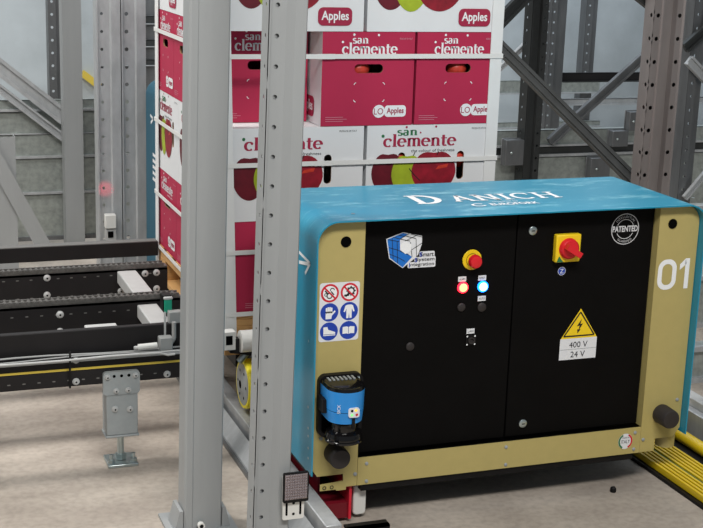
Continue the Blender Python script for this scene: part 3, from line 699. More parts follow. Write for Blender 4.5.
def carton(label, x0, y0, z0, W, D, H, kind, face='front', badge_right=False, flank=None, shift=0.0, group=None, cat='carton'):
    """face 'front': printed side looks along -Y; face 'left': printed side looks along -X (W runs along Y then)"""
    t = thing('fruit_carton', label, cat, (x0+(W if face == 'front' else D)/2, y0+(D if face == 'front' else W)/2, z0), group)
    col = 'carton_red' if kind == 'red' else 'carton_white'
    mb = MB()
    if face == 'front':
        pl = front(x0, y0, z0); bx = (x0, x0+W, y0, y0+D); pls = leftside(x0, y0+D, z0); sw = D
    else:
        pl = leftside(x0, y0+W, z0); bx = (x0, x0+D, y0, y0+W); pls = front(x0, y0, z0); sw = D
    if kind == 'red': hl = [rrect(W*.35+shift, W*.66+shift, H*.565, H*.66, H*.045)]
    else: hl = [rrect(W*q-.013, W*q+.013, H*.38, H*.70, .0128) for q in (.27, .735)] if not badge_right else []
    mb.holed(pl, [(0, 0), (W, 0), (W, H), (0, H)], hl, 0, col)
    for h in hl:
        n = len(h); mb.mesh([pl.p(a, b, 0) for a, b in h]+[pl.p(a, b, -.006) for a, b in h], [(i, (i+1) % n, n+(i+1) % n, n+i) for i in range(n)], 'carton_brown')
    # remaining walls
    a0, a1, b0, b1 = bx
    V = [(a0, b0, z0), (a1, b0, z0), (a1, b1, z0), (a0, b1, z0), (a0, b0, z0+H), (a1, b0, z0+H), (a1, b1, z0+H), (a0, b1, z0+H)]
    sides = {'front': (0, 1, 5, 4), 'right': (1, 2, 6, 5), 'back': (2, 3, 7, 6), 'left': (3, 0, 4, 7)}
    fl = flank or col
    for k, q in sides.items():
        if k == face: continue
        mb.mesh([V[i] for i in q], [(0, 1, 2, 3)], fl if k in ('front', 'left', 'right') else col)
    mb.mesh([V[i] for i in (4, 5, 6, 7)], [(0, 1, 2, 3)], col); mb.mesh([V[i] for i in (3, 2, 1, 0)], [(0, 1, 2, 3)], 'carton_brown')
    mb.build('box', t, smooth=False)
    pl.o = pl.o+pl.u*shift
    face_art(t, pl, W, H, kind, badge_right)
    if face == 'front' and flank == 'carton_white' and kind == 'red':
        mb = MB(); badge(mb, pls, sw-.20, H*.07, H*.22, True); lbl(mb.build('badge_print', t, smooth=False), 'crimson badge on the white flank')
    return t
HB = .3035
z = [ZP+i*HB for i in range(4)]
HH = HB-.0015
# bottom visible red row
carton('red carton lowest at the near left corner, directly on the wooden pallet', 1.09, .70, z[0], .315, .39, HH, 'red', shift=.05)
carton('red carton on the pallet hidden behind the machine, second along the near side', 1.41, .70, z[0], .315, .39, HH, 'red')
carton('red carton on the pallet hidden behind the machine, at the right end', 1.727, .70, z[0], .295, .39, HH, 'red')
carton('red carton lowest in the left flank of the stack, nearer one', 1.09, 1.10, z[0], .32, .40, HH, 'red', 'left')
carton('red carton lowest in the left flank of the stack, farther one', 1.09, 1.422, z[0], .32, .40, HH, 'red', 'left')
# lower white row
carton('white carton with apple picture, partly behind the perforated post', 1.088, .70, z[1], .462, .31, HH, 'white')
carton('white carton with apple picture right above the blue machine top', 1.562, .70, z[1], .460, .31, HH, 'white')
carton('white carton in the left flank between two red layers, nearer one', 1.09, 1.02, z[1], .36, .45, HH, 'white', 'left')
carton('white carton in the left flank between two red layers, farther one', 1.09, 1.382, z[1], .36, .45, HH, 'white', 'left')
# upper red row
carton('red carton set back between the two tall steel posts, upper red layer', 1.085, .82, z[2], .305, .36, HH, 'red', shift=-.005)
carton('red carton with white flank in the middle of the upper red layer', 1.399, .70, z[2], .318, .38, HH, 'red', flank='carton_white')
carton('red carton at the right end of the upper red layer', 1.726, .70, z[2], .296, .38, HH, 'red')
carton('red carton in the left flank of the upper red layer, nearer one', 1.09, 1.19, z[2], .275, .40, HH, 'red', 'left')
carton('red carton in the left flank of the upper red layer, farther one', 1.09, 1.467, z[2], .275, .40, HH, 'red', 'left')
# top white row
carton('white carton topmost on the left, cut by the upper picture edge, with crimson badge', 1.088, .70, z[3], .448, .31, HH, 'white', badge_right=True)
carton('white carton topmost on the right, cut by the upper picture edge, big apples', 1.548, .70, z[3], .474, .31, HH, 'white', badge_right=True)
carton('white carton topmost in the left flank, nearer one', 1.09, 1.02, z[3], .36, .45, HH, 'white', 'left', badge_right=True)
carton('white carton topmost in the left flank, farther one', 1.09, 1.382, z[3], .36, .45, HH, 'white', 'left', badge_right=True)
def apple(c, label):
    mb = MB(); x, y, zz = c
    mb.lathe((x, y, zz-.033), (0, 0, 1), [(0, .012), (.004, .024), (.018, .034), (.036, .038), (.052, .034), (.062, .022), (.060, .010), (.055, .003)], 'apple_skin', 16)
    mb.cyl((x, y, zz+.020), (x+.004, y, zz+.038), .0018, 'carton_brown', 6)
    tag(mb.build('apple', loc=(x, y, zz-.033)), label, 'apple')
for x, y, k, nm in ((1.385, .75, 1, ''),):
    pass
for cx, zz, nm in ((1.562+.460*.27, z[1]+HH*.60, 'left grip hole of the white carton above the machine'), (1.562+.460*.735, z[1]+HH*.60, 'right grip hole of the white carton above the machine'),
                   (1.399+.318*.44, z[2]+HH*.59, 'grip hole of the middle upper red carton'), (1.726+.296*.54, z[2]+HH*.59, 'grip hole of the right upper red carton')):
    apple((cx, .70+.046, zz), 'red apple glimpsed through the '+nm)

# cardboard corner strips and straps
def protector(label, x, y, sx, sy, wdx=.042, wdy=.05, wtop=None):
    mb = MB(); zt = z[3]+HB+.02; zb = ZP-.09; wtop = wtop or wdx
    y0, y1 = min(y, y+sy*.003), max(y, y+sy*.003)
    q = [(x, zb), (x+sx*wdx, zb), (x+sx*wtop, zt), (x, zt)]
    if sx < 0: q = q[::-1]
    mb.prism(Plane((0, y0, 0), (1, 0, 0), (0, 0, 1), (0, -1, 0)), q, -(y1-y0), 0, 'card_white')
    mb.box(min(x, x+sx*.003), max(x, x+sx*.003), min(y+sy*.003, y+sy*wdy), max(y+sy*.003, y+sy*wdy), zb, zt, 'card_white')
    tag(mb.build('corner_protector', loc=(x, y, ZP)), label, 'corner protector')
xl, xr_, yn, yf = 1.081, 2.030, .694, 1.752
protector('white cardboard corner strip at the near left edge of the carton stack', xl, yn, 1, 1, .046, .05, .006)
protector('white cardboard corner strip at the near right edge of the carton stack', xr_, yn, -1, 1)
protector('white cardboard corner strip at the far left edge of the carton stack', xl, yf, 1, -1)
for nm, zz, sag in (('uppermost, across the upper red cartons', (P(240, 59, .69).z+P(487, 54, .69).z)/2, 0), ('across the apple pictures of the lower white cartons', (P(300, 165.5, .69).z+P(500, 156.5, .69).z)/2, 0),
                    ('across the lowest red carton', P(247, 252.5, .69).z, 0), ('lowest, across the pallet edge', P(247, 314, .69).z, 0)):
    mb = MB(); h = .0075; tkn = .0015; a0, a1, b0, b1 = xl-.002, xr_+.002, yn-.002, yf+.002
    tw = .006
    mb.box(a0-tkn, a1+tkn, b0-tkn, b0, zz-h, zz+h, 'strap_white'); mb.box(a0-tkn, a1+tkn, b1, b1+tkn, zz-h, zz+h, 'strap_white')
    mb.box(a0-tkn, a0, b0, b1, zz-h, zz+h, 'strap_white'); mb.box(a1, a1+tkn, b0, b1, zz-h, zz+h, 'strap_white')
    mb.box(a0+.30, a0+.36, b0-tkn*2, b0-tkn, zz-h*1.1, zz+h*1.1, 'strap_white')
    tag(mb.build('packing_strap', loc=((a0+a1)/2, (b0+b1)/2, zz)), 'white plastic strap around the carton stack, '+nm, 'strap')

# ---------------------------------------------------------------- transfer shuttle
sh = thing('transfer_shuttle', 'blue and cream shuttle machine with black doors, control lamps and white numbers', 'machine', (1.77, .3, 0))
X0, X1, ZT = 1.150, 2.390, .915
YL, YB = -.030, .44
def shell(name, X0, X1, Z0, ZT, Y0, Y1, m, r=.062, tk=.004):
    out = [(X0, Z0)]+arc(X0+r, ZT-r, r, 180, 90, 10)+arc(X1-r, ZT-r, r, 90, 0, 10)+[(X1, Z0)]
    inn = [(X1-tk, Z0)]+arc(X1-r, ZT-r, r-tk, 0, 90, 10)+arc(X0+r, ZT-r, r-tk, 90, 180, 10)+[(X0+tk, Z0)]
    mb = MB(); n = len(out); pts = out+inn; N = len(pts)
    vs = [(a, Y0, b) for a, b in pts]+[(a, Y1, b) for a, b in pts]
    fs = []
    for i in range(n-1):
        j = N-1-i; fs.append((i, i+1, j-1, j)); fs.append((N+j, N+j-1, N+i+1, N+i))
    fs += [(i, N+i, N+(i+1) % N, (i+1) % N) for i in range(N)]
    mb.mesh(vs, fs, m); return mb
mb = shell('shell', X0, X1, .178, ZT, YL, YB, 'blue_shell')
lpl = leftside(X0, 0, 0)
# rivets and arrow printed on the left flank
for (x, y) in ((309, 341), (308.5, 407), (308.5, 428), (308.5, 436), (308.5, 448), (308.5, 458)):
    p = PX(x, y, X0); mb.disc(lpl, -p.y, p.z, .0045, .0012, 'zinc', 10)
def LP(x, y): p = PX(x, y, X0); return (-p.y, p.z)
mb.line(lpl, LP(299.5, 252), LP(310.5, 263.5), .009, .0012, 'white_print'); mb.line(lpl, LP(310.5, 263.5), LP(305.5, 273.5), .010, .0012, 'white_print'); mb.line(lpl, LP(299.5, 262), LP(309, 264), .010, .0015, 'white_print')
for (x, y) in ((353, 214), (693, 198)):
    p = PZ(x, y, ZT); mb.disc(topside(0, 0, ZT), p.x, p.y, .006, .001, 'zinc', 10)
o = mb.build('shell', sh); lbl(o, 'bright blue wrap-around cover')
# lettering on the top
tpl = topside(0, 0, ZT)
mb = MB()
pa = PZ(416, 204, ZT); pb = PZ(558, 196, ZT)
def tops(x, y): p = PZ(x, y, ZT); return p.x, p.y
dx0, dy0 = tops(417, 204.5); dx1, dy1 = tops(450, 203)
hD = tops(425, 196.5)[1]-dy0
serif(mb, tpl, 'D', dx0, dy0, max(.12, hD), .001, 'white_print', .105, TK=.20)
ax0, ay0 = tops(455, 201.5); ax1, ay1 = tops(560, 195.5)
serif(mb, tpl, 'ANICH', ax0, dy0+.012, .085, .001, 'white_print', ax1-ax0, TK=.17)
bx0, by0 = tops(487, 207); bx1, _ = tops(540, 204)
mb.text(tpl, 'EUROFORK', (bx0+.03+bx1)/2, dy0-.045, .030, .001, 'white_print', wd=bx1-bx0-.02, bold=.02)
mb.text(tpl, 'powered by', (bx0+bx1)/2, dy0-.012, .016, .001, 'white_print')
mb.ribbon(tpl, arc(bx0-.012, dy0-.045, .02, 40, 330, 12, .016), .001, 'white_print', .008, .006)
lbl(mb.build('top_lettering', sh, smooth=False), 'white lettering on the blue top')

# cream face plate
zs = .206; zb0 = .121
xdl, xdr = 1.300, 2.232
pf = front(0, 0, 0)
zl = P(330, 477.5, 0).z; zr_ = P(670, 435, 0).z; zcorner = (zl+zr_)/2
XL, XRr = X0+.006, X1-.006
mb = MB()
xn0 = P(343, 480, 0).x; xn1 = P(654, 445, 0).x
outl = [(XL, zcorner+.03), (XL+.02, zcorner), (xn0, zcorner), (xn0, zb0), (xdl-.02, zb0), (xdl-.02, ZT-.012), (XL+.01, ZT-.012), (XL, ZT-.03)]
mb.prism(pf, [(XL, zcorner+.03), (XL+.022, zcorner), (xn0, zcorner), (xn0, zb0), (xdl, zb0), (xdl, ZT-.006)]+arc(X0+.062, ZT-.062, .056, 90, 180, 8), -.003, 0, 'cream')
lbl(mb.build('left_face_plate', sh), 'cream plate left of the doors')
mb = MB(); mb.prism(pf, [(xdr+.012, ZT-.006), (xdr+.012, zb0), (xn1, zb0), (xn1, zcorner), (XRr-.022, zcorner), (XRr, zcorner+.03)]+arc(X1-.062, ZT-.062, .056, 0, 90, 8), -.003, 0, 'cream')
mb.box(xdr+.012, xdr+.0145, .003, .045, zs, ZT-.01, 'cream')
lbl(mb.build('right_face_plate', sh), 'cream plate right of the doors')
mb = MB(); mb.prism(pf, [(xdl+.001, zb0), (xdr+.011, zb0), (xdr+.011, zs), (xdl+.001, zs)], -.003, .0005, 'cream')
for (x, y) in ((327+ -0, 0),): pass
for (x, y) in ((366.5, 463.5), (366.3, 481), (506, 447), (505.5, 464.5), (635, 432.5), (633.5, 449), (643, 439.5), (355, 474), (321, 438.5), (677, 399.5)):
    p = P(x, y, 0); mb.lathe((p.x, 0, p.z), (0, -1, 0), [(0, .006), (.003, .005), (.0045, .002)], 'bracket_grey', 10)
lbl(mb.build('bottom_strip', sh), 'cream strip under the doors')
for (x, y) in ((346, 241.8), (672.6, 223.8)):
    p = P(x, y, 0); mb = MB(); mb.lathe((p.x, -.0005, p.z), (0, -1, 0), [(0, .0155), (.002, .0150), (.0022, .012)], 'black_hole', 24); lbl(mb.build('hole_plug', sh), 'round black plug')
mb = MB(); mb.box(xdl-.004, xdr+.012, .043, YB-.02, zb0-.03, ZT-.008, 'black_satin'); mb.box(XL+.01, XRr-.01, .046, YB-.02, .15, ZT-.06, 'black_satin'); lbl(mb.build('carcass', sh), 'black inner housing')
mb = MB(); mb.box(XL+.16, XRr-.16, .006, .04, zb0-.022, zb0+.01, 'black_satin'); mb.build('sill', sh)
# doors
YD = .026
pd = front(0, YD, 0)
def D(x, y): p = P(x, y, YD); return p.x, p.z
xs_ = D(511, 330)[0]
for a, b, nm in ((xdl+.006, xs_-.002, 'left'), (xs_+.002, xdr+.009, 'right')):
    mb = MB(); mb.box(a, b, YD, YD+.016, zs+.004, ZT-.008, 'black_door')
    d = mb.build('door', sh, bevel=.002)
    if nm == 'left': dl = d
    else: dr = d
def lock(x, y):
    a, b = D(x, y); mb = MB(); mb.lathe((a, YD, b), (0, -1, 0), [(0, .013), (.004, .013), (.006, .010), (.0062, .006)], 'zinc', 18); mb.poly(pd, [(a-.005, b-.0015), (a+.005, b-.0015), (a+.005, b+.0015), (a-.005, b+.0015)], .0066, 'black_hole')
    lbl(mb.build('lock', dr), 'round chrome lock')
lock(532.5, 230.5); lock(522.5, 423.3)
# emergency stop
a, b = D(473, 259.5); a -= .004
mb = MB(); mb.lathe((a, YD, b), (0, -1, 0), [(0, .030), (.003, .030), (.004, .029), (.004, .012)], 'yellow_plastic', 32)
mb.ring(pd, a, b, .018, .0195, .0044, 'print_black', 24)
es = mb.build('emergency_stop', sh); lbl(es, 'yellow emergency stop collar')
mb = MB(); mb.lathe((a, YD-.004, b), (0, -1, 0), [(0, .012), (.016, .012), (.016, .020), (.024, .020), (.030, .017), (.032, .010)], 'red_plastic', 28); lbl(mb.build('push_button', es), 'red mushroom button')
# lamps and push buttons with name tags
for (x, y, core, rim, nm) in ((462.5, 287.3, 'lamp_red_core', 'lamp_red', 'lit red signal lamp'), (482.5, 286.3, 'lamp_blue_core', 'lamp_blue', 'lit blue signal lamp')):
    a, b = D(x, y); mb = MB(); mb.lathe((a, YD, b), (0, -1, 0), [(0, .0165), (.005, .0165), (.006, .0145)], rim, 24); L = mb.build('signal_lamp', sh); lbl(L, nm)
    mb = MB(); mb.lathe((a, YD-.006, b), (0, -1, 0), [(0, .0125), (.004, .011), (.006, .006)], core, 20); mb.build('lens', L)
for (x, y, st) in ((462, 279, 'ALARM'), (482, 277.8, 'RESET'), (481.5, 298.3, 'AUTO'), (470.3, 331, 'LAN')):
    a, b = D(x, y); mb = MB(); mb.prism(pd, [(a-.0125, b-.0075), (a+.0125, b-.0075), (a+.0125, b+.0075), (a-.0125, b+.0075)], 0, .002, 'label_white'); mb.text(pd, st, a, b, .006, .0026, 'print_black', wd=.018); lbl(mb.build('name_tag', sh, smooth=False), 'small white name tag')
for (x, y, r) in ((461, 307, .0125), (481.5, 307, .0135), (409.8, 346.3, .0125)):
    a, b = D(x, y); mb = MB(); mb.lathe((a, YD, b), (0, -1, 0), [(0, r), (.004, r), (.006, r*.8), (.0062, .002)], 'rubber', 22); lbl(mb.build('blanking_cap', sh), 'round black cap')
a, b = D(470.5, 340)
mb = MB(); mb.prism(pd, rrect(a-.016, a+.016, b-.016, b+.016, .002), 0, .003, 'black_satin')
for i in (-1, 1):
    for j in (-1, 1): mb.disc(pd, a+i*.0125, b+j*.0125, .0026, .0034, 'white_print', 8)
mb.lathe((a, YD-.003, b), (0, -1, 0), [(0, .010), (.006, .010), (.006, .007), (.001, .006)], 'rubber', 18); lbl(mb.build('socket', sh), 'square black data socket')
# main switch
c0 = D(549.5, 233.5); c1 = D(581, 263)
cx, cz = D(565, 246.8)
mb = MB(); mb.box(cx-.041, cx+.041, YD-.022, YD, cz-.042, cz+.042, 'yellow_plastic'); ms = mb.build('main_switch', sh, bevel=.004); lbl(ms, 'square yellow main switch')
mb = MB(); pm = front(0, YD-.022, 0)
mb.poly(pm, [(cx-.038, cz-.040), (cx-.015, cz-.040), (cx-.030, cz-.022)], .001, 'print_green')
mb.lathe((cx, YD-.022, cz), (0, -1, 0), [(0, .032), (.010, .030), (.014, .026)], 'red_plastic', 28)
mb.bar((cx-.020, YD-.044, cz+.012), (cx+.026, YD-.044, cz-.016), .017, .026, 'red_plastic'); lbl(mb.build('rotary_knob', ms), 'red rotary knob')
a, b = D(561.5, 271); mb = MB(); mb.disc(pd, a, b, .013, .0012, 'sign_blue'); mb.ring(pd, a, b, .0115, .0128, .0016, 'label_white'); mb.text(pd, '↯' if False else 'Z', a, b, .013, .0018, 'white_print'); lbl(mb.build('earth_sticker', dr, smooth=False), 'small round blue sticker')
# warning triangle with voltage label
q = [D(579, 308.5), D(560.5, 339.5), D(596.5, 336.2)]
tx, tz = q[0][0], (q[1][1]+q[2][1])/2; hw = (q[2][0]-q[1][0])/2; tx = (q[1][0]+q[2][0])/2; ht = q[0][1]-tz
mb = MB(); mb.poly(pd, [(tx-hw, tz), (tx+hw, tz), (tx, tz+ht)], .001, 'yellow_plastic')
for k0, k1 in (((tx-hw*.84, tz+ht*.08), (tx+hw*.84, tz+ht*.08)), ((tx+hw*.84, tz+ht*.08), (tx, tz+ht*.88)), ((tx, tz+ht*.88), (tx-hw*.84, tz+ht*.08))): mb.line(pd, k0, k1, .0045, .0015, 'print_black')
mb.poly(pd, [(tx+.006, tz+ht*.66), (tx-.010, tz+ht*.40), (tx+.001, tz+ht*.43)], .0015, 'print_black'); mb.poly(pd, [(tx+.000, tz+ht*.47), (tx+.011, tz+ht*.49), (tx-.003, tz+ht*.26)], .0015, 'print_black')
mb.poly(pd, [(tx-.008, tz+ht*.30), (tx+.004, tz+ht*.30), (tx-.006, tz+ht*.16)], .0015, 'print_black')
lbl(mb.build('warning_triangle', dr, smooth=False), 'yellow high voltage triangle sticker')
lz = D(578, 360)[1]+.004
mb = MB(); mb.poly(pd, [(tx-hw*1.02, lz), (tx+hw*1.02, lz), (tx+hw*1.02, tz), (tx-hw*1.02, tz)], .0008, 'label_white')
mb.line(pd, (tx-hw, (tz+lz)/2-.001), (tx+hw, (tz+lz)/2-.001), .0012, .0013, 'bracket_grey')
mb.text(pd, '400 V', tx, tz-(tz-lz)*.30, .0185, .0016, 'print_black'); mb.text(pd, '24 V', tx, tz-(tz-lz)*.76, .0185, .0016, 'print_black'); lbl(mb.build('voltage_label', dr, smooth=False), 'white voltage label')
# patented stamp
a, b = D(625, 229); r0 = .0475
mb = MB(); mb.ring(pd, a, b, r0-.0022, r0, .001, 'stamp_white', 48)
mb.ring(pd, a, b, r0*.60, r0*.64, .001, 'stamp_white', 20, R(25), R(155)); mb.ring(pd, a, b, r0*.60, r0*.64, .001, 'stamp_white', 20, R(205), R(335))
mb.text(pd, 'PATENTED', a, b+.001, .0185, .0014, 'stamp_white', wd=r0*1.82, bold=.03)
def arctext(s_, cx, cz, r, mid, step, h, flip=False):
    n = len(s_)
    for i, ch in enumerate(s_):
        g = mid+(-1 if not flip else 1)*(i-(n-1)/2)*step
        ca, sa = math.cos(R(g)), math.sin(R(g))
        up = Vector((ca, sa)) if not flip else Vector((-ca, -sa)); ri = Vector((up.y, -up.x))
        p2 = Plane(pd.p(cx+r*ca, cz+r*sa), (ri.x, 0, ri.y), (up.x, 0, up.y), (0, -1, 0)); mb.text(p2, ch, 0, 0, h, .0012, 'stamp_white')
arctext('INTELLECTUAL', a, b, r0*.80, 90, 9.5, .0065); arctext('GUARDED', a, b, r0*.80, 270, 11, .0065, True)
lbl(mb.build('patent_stamp', dr, smooth=False), 'round white stamp print')
# cube logo sticker
mb = MB()
def pd_poly(pts, off, m): mb.poly(pd, [D(375+x/10.04, 225+y/10.04) for x, y in pts], off, m)
pd_poly([(112, 140), (280, 72), (472, 108), (470, 190), (430, 300), (385, 345), (275, 432), (140, 335)], .0008, 'label_white')
pd_poly([(122, 145), (280, 80), (330, 92), (250, 140), (250, 250), (330, 290), (370, 320), (275, 425), (148, 330)], .0012, 'logo_blue')
for l in (((122, 145), (240, 165)), ((135, 225), (225, 250)), ((142, 290), (240, 330)), ((170, 130), (180, 345)), ((220, 160), (225, 385)), ((225, 250), (340, 300)), ((240, 330), (300, 365)), ((180, 120), (250, 140)), ((235, 100), (300, 115)), ((250, 140), (350, 160)), ((310, 110), (410, 135)), ((360, 90), (470, 118)), ((355, 170), (370, 320)), ((410, 135), (415, 320)), ((250, 140), (340, 85)), ((300, 160), (420, 100)), ((355, 255), (470, 180))):
    mb.line(pd, D(375+l[0][0]/10.04, 225+l[0][1]/10.04), D(375+l[1][0]/10.04, 225+l[1][1]/10.04), .0016, .0018, 'print_black')
pd_poly([(250, 190), (305, 160), (362, 190), (362, 255), (305, 290), (250, 250)], .0022, 'white_print')
for st, x, y, wd_ in (('Smart', 520, 290, 140), ('System', 500, 345, 200), ('Integration', 465, 395, 265)):
    A = D(375+(x-wd_/2)/10.04, 225+y/10.04); B_ = D(375+(x+wd_/2)/10.04, 225+y/10.04)
    c_ = D(375+x/10.04, 225+y/10.04); ww = B_[0]-A[0]
    mb.poly(pd, rrect(c_[0]-ww/2-.002, c_[0]+ww/2+.002, c_[1]-.0085, c_[1]+.0085, .004), .0008+.0001*len(st), 'label_white')
    mb.text(pd, st, c_[0], c_[1], .013, .0026, 'print_black', wd=ww*.94, bold=.01)
    mb.text(pd, st[0], c_[0]-ww*.46, c_[1], .013, .0029, 'sign_blue', bold=.03)
lbl(mb.build('logo_sticker', dl, smooth=False), 'blue and white cube logo sticker')
# safety sign panel
mb = MB(); s0 = P(319.8, 283.5, 0); s1 = P(358, 339, 0)
sx0, sx1 = s0.x, s1.x; sz1 = (P(320, 284, 0).z+P(356, 280.5, 0).z)/2; sz0 = (P(320, 342.5, 0).z+P(358, 339, 0).z)/2
mb.poly(pf, rrect(sx0, sx1, sz0, sz1, .008), .0008, 'label_white')
W_, H_ = sx1-sx0, sz1-sz0; rr = W_*.225
cxs = (sx0+W_*.255, sx0+W_*.745); czs = (sz1-H_*.175, sz1-H_*.50, sz1-H_*.825)
for i in (0, 1):
    mb.disc(pf, cxs[i], czs[0], rr, .0012, 'sign_red'); mb.disc(pf, cxs[i], czs[0], rr*.78, .0015, 'white_print')
    for j in (1, 2): mb.disc(pf, cxs[i], czs[j], rr, .0012, 'sign_blue')
cx, cz = cxs[0], czs[0]
mb.ring(pf, cx-rr*.05, cz-rr*.28, rr*.22, rr*.34, .0018, 'print_black', 12); mb.ring(pf, cx+rr*.25, cz+rr*.32, rr*.16, rr*.26, .0018, 'print_black', 10, 0, R(200)); mb.line(pf, (cx-rr*.55, cz+.3*rr), (cx-rr*.2, cz-.1*rr), rr*.14, .0018, 'print_black'); mb.line(pf, (cx+.1*rr, cz+.2*rr), (cx+.45*rr, cz-.2*rr), rr*.12, .0018, 'print_black'); mb.ring(pf, cx-rr*.45, cz-rr*.15, rr*.10, rr*.18, .0018, 'print_black', 10)
mb.line(pf, (cx-rr*.6, cz+rr*.6), (cx+rr*.6, cz-rr*.6), rr*.17, .0022, 'sign_red')
cx = cxs[1]
mb.ring(pf, cx+rr*.15, cz+rr*.12, rr*.26, rr*.42, .0018, 'print_black', 16)
for k in range(8): mb.disc(pf, cx+rr*.15+rr*.46*math.cos(k*.785), cz+rr*.12+rr*.46*math.sin(k*.785), rr*.09, .0017, 'print_black', 6)
mb.line(pf, (cx-rr*.6, cz-rr*.35), (cx-rr*.05, cz-rr*.30), rr*.2, .0018, 'print_black'); mb.line(pf, (cx-rr*.4, cz-rr*.5), (cx-rr*.15, cz-rr*.1), rr*.12, .0018, 'print_black')
mb.line(pf, (cx-rr*.6, cz+rr*.6), (cx+rr*.6, cz-rr*.6), rr*.17, .0022, 'sign_red')
def pic(cx, cz, pts): mb.poly(pf, [(cx+rr*a, cz+rr*b) for a, b in pts], .0018, 'white_print')
c = (cxs[0], czs[1])
for k in range(4): pic(*c, rrect(-.42+.19*k, -.25+.19*k, -.1, .62-.06*abs(k-1.5), .08))
pic(*c, [(-.42, -.72), (.22, -.72), (.28, -.35), (.68, .05), (.58, .2), (.33, 0), (.33, .1), (-.42, .1)])
c = (cxs[1], czs[1])
pic(*c, [(-.22, .72), (.22, .72), (.42, .62), (.62, -.02), (.46, -.08), (.30, .3), (.30, -.75), (.06, -.75), (0, -.2), (-.06, -.75), (-.30, -.75), (-.30, .3), (-.46, -.08), (-.62, -.02), (-.42, .62)])
c = (cxs[0], czs[2])
pic(*c, [(-.62, .48), (-.2, .52), (-.08, .2), (.5, -.02), (.7, -.12), (.7, -.3), (-.62, -.30)]); pic(*c, [(-.62, -.36), (.72, -.36), (.72, -.46), (-.62, -.46)])
c = (cxs[1], czs[2])
pic(*c, [(-.66, .38), (-.2, .42), (-.03, .34), (-.03, -.42), (-.2, -.34), (-.66, -.38)]); pic(*c, [(.66, .38), (.2, .42), (.03, .34), (.03, -.42), (.2, -.34), (.66, -.38)])
lbl(mb.build('safety_sign', sh, smooth=False), 'white panel of red and blue safety symbols')
# number
mb = MB(); n0 = P(660, 289, 0); n1 = P(686.5, 259, 0)
nz0 = (P(665, 290, 0).z+P(684, 288, 0).z)/2; nz1 = (P(667, 260, 0).z+P(687, 257.5, 0).z)/2; nh = nz1-nz0
nx0 = P(657.5, 275, 0).x; nx1 = P(676, 274, 0).x
o_ = rrect(nx0, nx1, nz0, nz1, (nx1-nx0)*.45, 8); i_ = rrect(nx0+.015, nx1-.015, nz0+.015, nz1-.015, (nx1-nx0-.03)*.45, 8)
for k in range(len(o_)): mb.poly(pf, [o_[k], o_[(k+1) % len(o_)], i_[(k+1) % len(i_)], i_[k]], .001, 'white_print')
ux1 = P(688.5, 274, 0).x; mb.poly(pf, [(ux1-.015, nz0), (ux1, nz0), (ux1, nz1), (ux1-.015, nz1)], .001, 'white_print'); mb.poly(pf, [(ux1-.015, nz1), (ux1-.034, nz1-.018), (ux1-.034, nz1-.036), (ux1-.012, nz1-.018)], .001, 'white_print')
lbl(mb.build('unit_number', sh, smooth=False), 'white number 01')
# round flag sticker
a, b = P(625.2, 441.2, -.0005).x, P(625.2, 441.2, -.0005).z
mb = MB(); p5 = front(0, -.0005, 0); mb.disc(p5, a, b, .0255, .001, 'label_white', 28); mb.ring(p5, a, b, .0195, .025, .0014, 'print_green', 10, R(115), R(245)); mb.ring(p5, a, b, .0195, .025, .0014, 'sign_red', 10, R(-65), R(65)); mb.text(p5, 'ITALY', a, b-.001, .011, .0016, 'print_black', wd=.031); mb.text(p5, 'MADE IN', a, b+.012, .0045, .0016, 'print_black'); lbl(mb.build('flag_sticker', sh, smooth=False), 'round white sticker with green and red rim')
# rubber buffers
for (x, y) in ((334, 452), (661, 413.5)):
    p = P(x, y, 0)
    mb = MB(); mb.lathe((p.x, 0, p.z), (0, -1, 0), [(0, .031), (.004, .0315), (.055, .030), (.060, .0275), (.0605, .022)], 'rubber', 32); lbl(mb.build('buffer', sh), 'dark rubber buffer')
# laser scanner in a frame
a0, b0 = P(315.5, 437, 0).x, P(330, 434, 0).z; a1, b1 = P(361, 375, 0).x, P(340, 372, 0).z
mb = MB(); o_ = rrect(a0, a1, b0, b1, .022, 6); i_ = rrect(a0+.010, a1-.010, b0+.010, b1-.010, .014, 6)
for k in range(len(o_)):
    j = (k+1) % len(o_)
    mb.poly(pf, [o_[k], o_[j], i_[j], i_[k]], .020, 'black_satin')
    mb.face([pf.p(*o_[k], 0), pf.p(*o_[j], 0), pf.p(*o_[j], .02), pf.p(*o_[k], .02)], 'black_satin'); mb.face([pf.p(*i_[k], 0), pf.p(*i_[j], 0), pf.p(*i_[j], .02), pf.p(*i_[k], .02)], 'black_satin')
mb.poly(pf, i_, .001, 'black_hole'); mb.build('scanner_frame', sh)
sy = -.070
sx = P(344.5, 405, sy).x; zt_ = P(344, 392, sy-.04).z; zm = P(344, 425, sy-.05).z; zbm = P(344, 444, sy-.05).z
mb = MB(); prof = [(zm-.004, .046), (zm, .052), (zt_, .054)]
def dshape(r, back): return arc(0, 0, r, 180, 360, 18)+[(r, back), (-r, back)]
def dprism(z0_, z1_, r0_, r1_, back, m):
    A = dshape(r0_, back); B2 = dshape(r1_, back); n = len(A)
    mb.mesh([(sx+x, sy+y, z0_) for x, y in A]+[(sx+x, sy+y, z1_) for x, y in B2], [tuple(range(n-1, -1, -1)), tuple(range(n, 2*n))]+[(i, (i+1) % n, n+(i+1) % n, n+i) for i in range(n)], m)
zmid = zm+(zt_-zm)*.36
dprism(zm, zmid-.001, .050, .053, .055, 'sensor_blue'); dprism(zmid+.001, zt_, .053, .055, .055, 'sensor_blue'); dprism(zmid-.001, zmid+.001, .0515, .0515, .055, 'black_satin')
ls = mb.build('laser_scanner', sh); lbl(ls, 'blue laser scanner body')
mb = MB(); dprism(zt_, zt_+.010, .055, .053, .058, 'gloss_black'); dprism(zt_+.010, zt_+.013, .048, .044, .058, 'gloss_black')
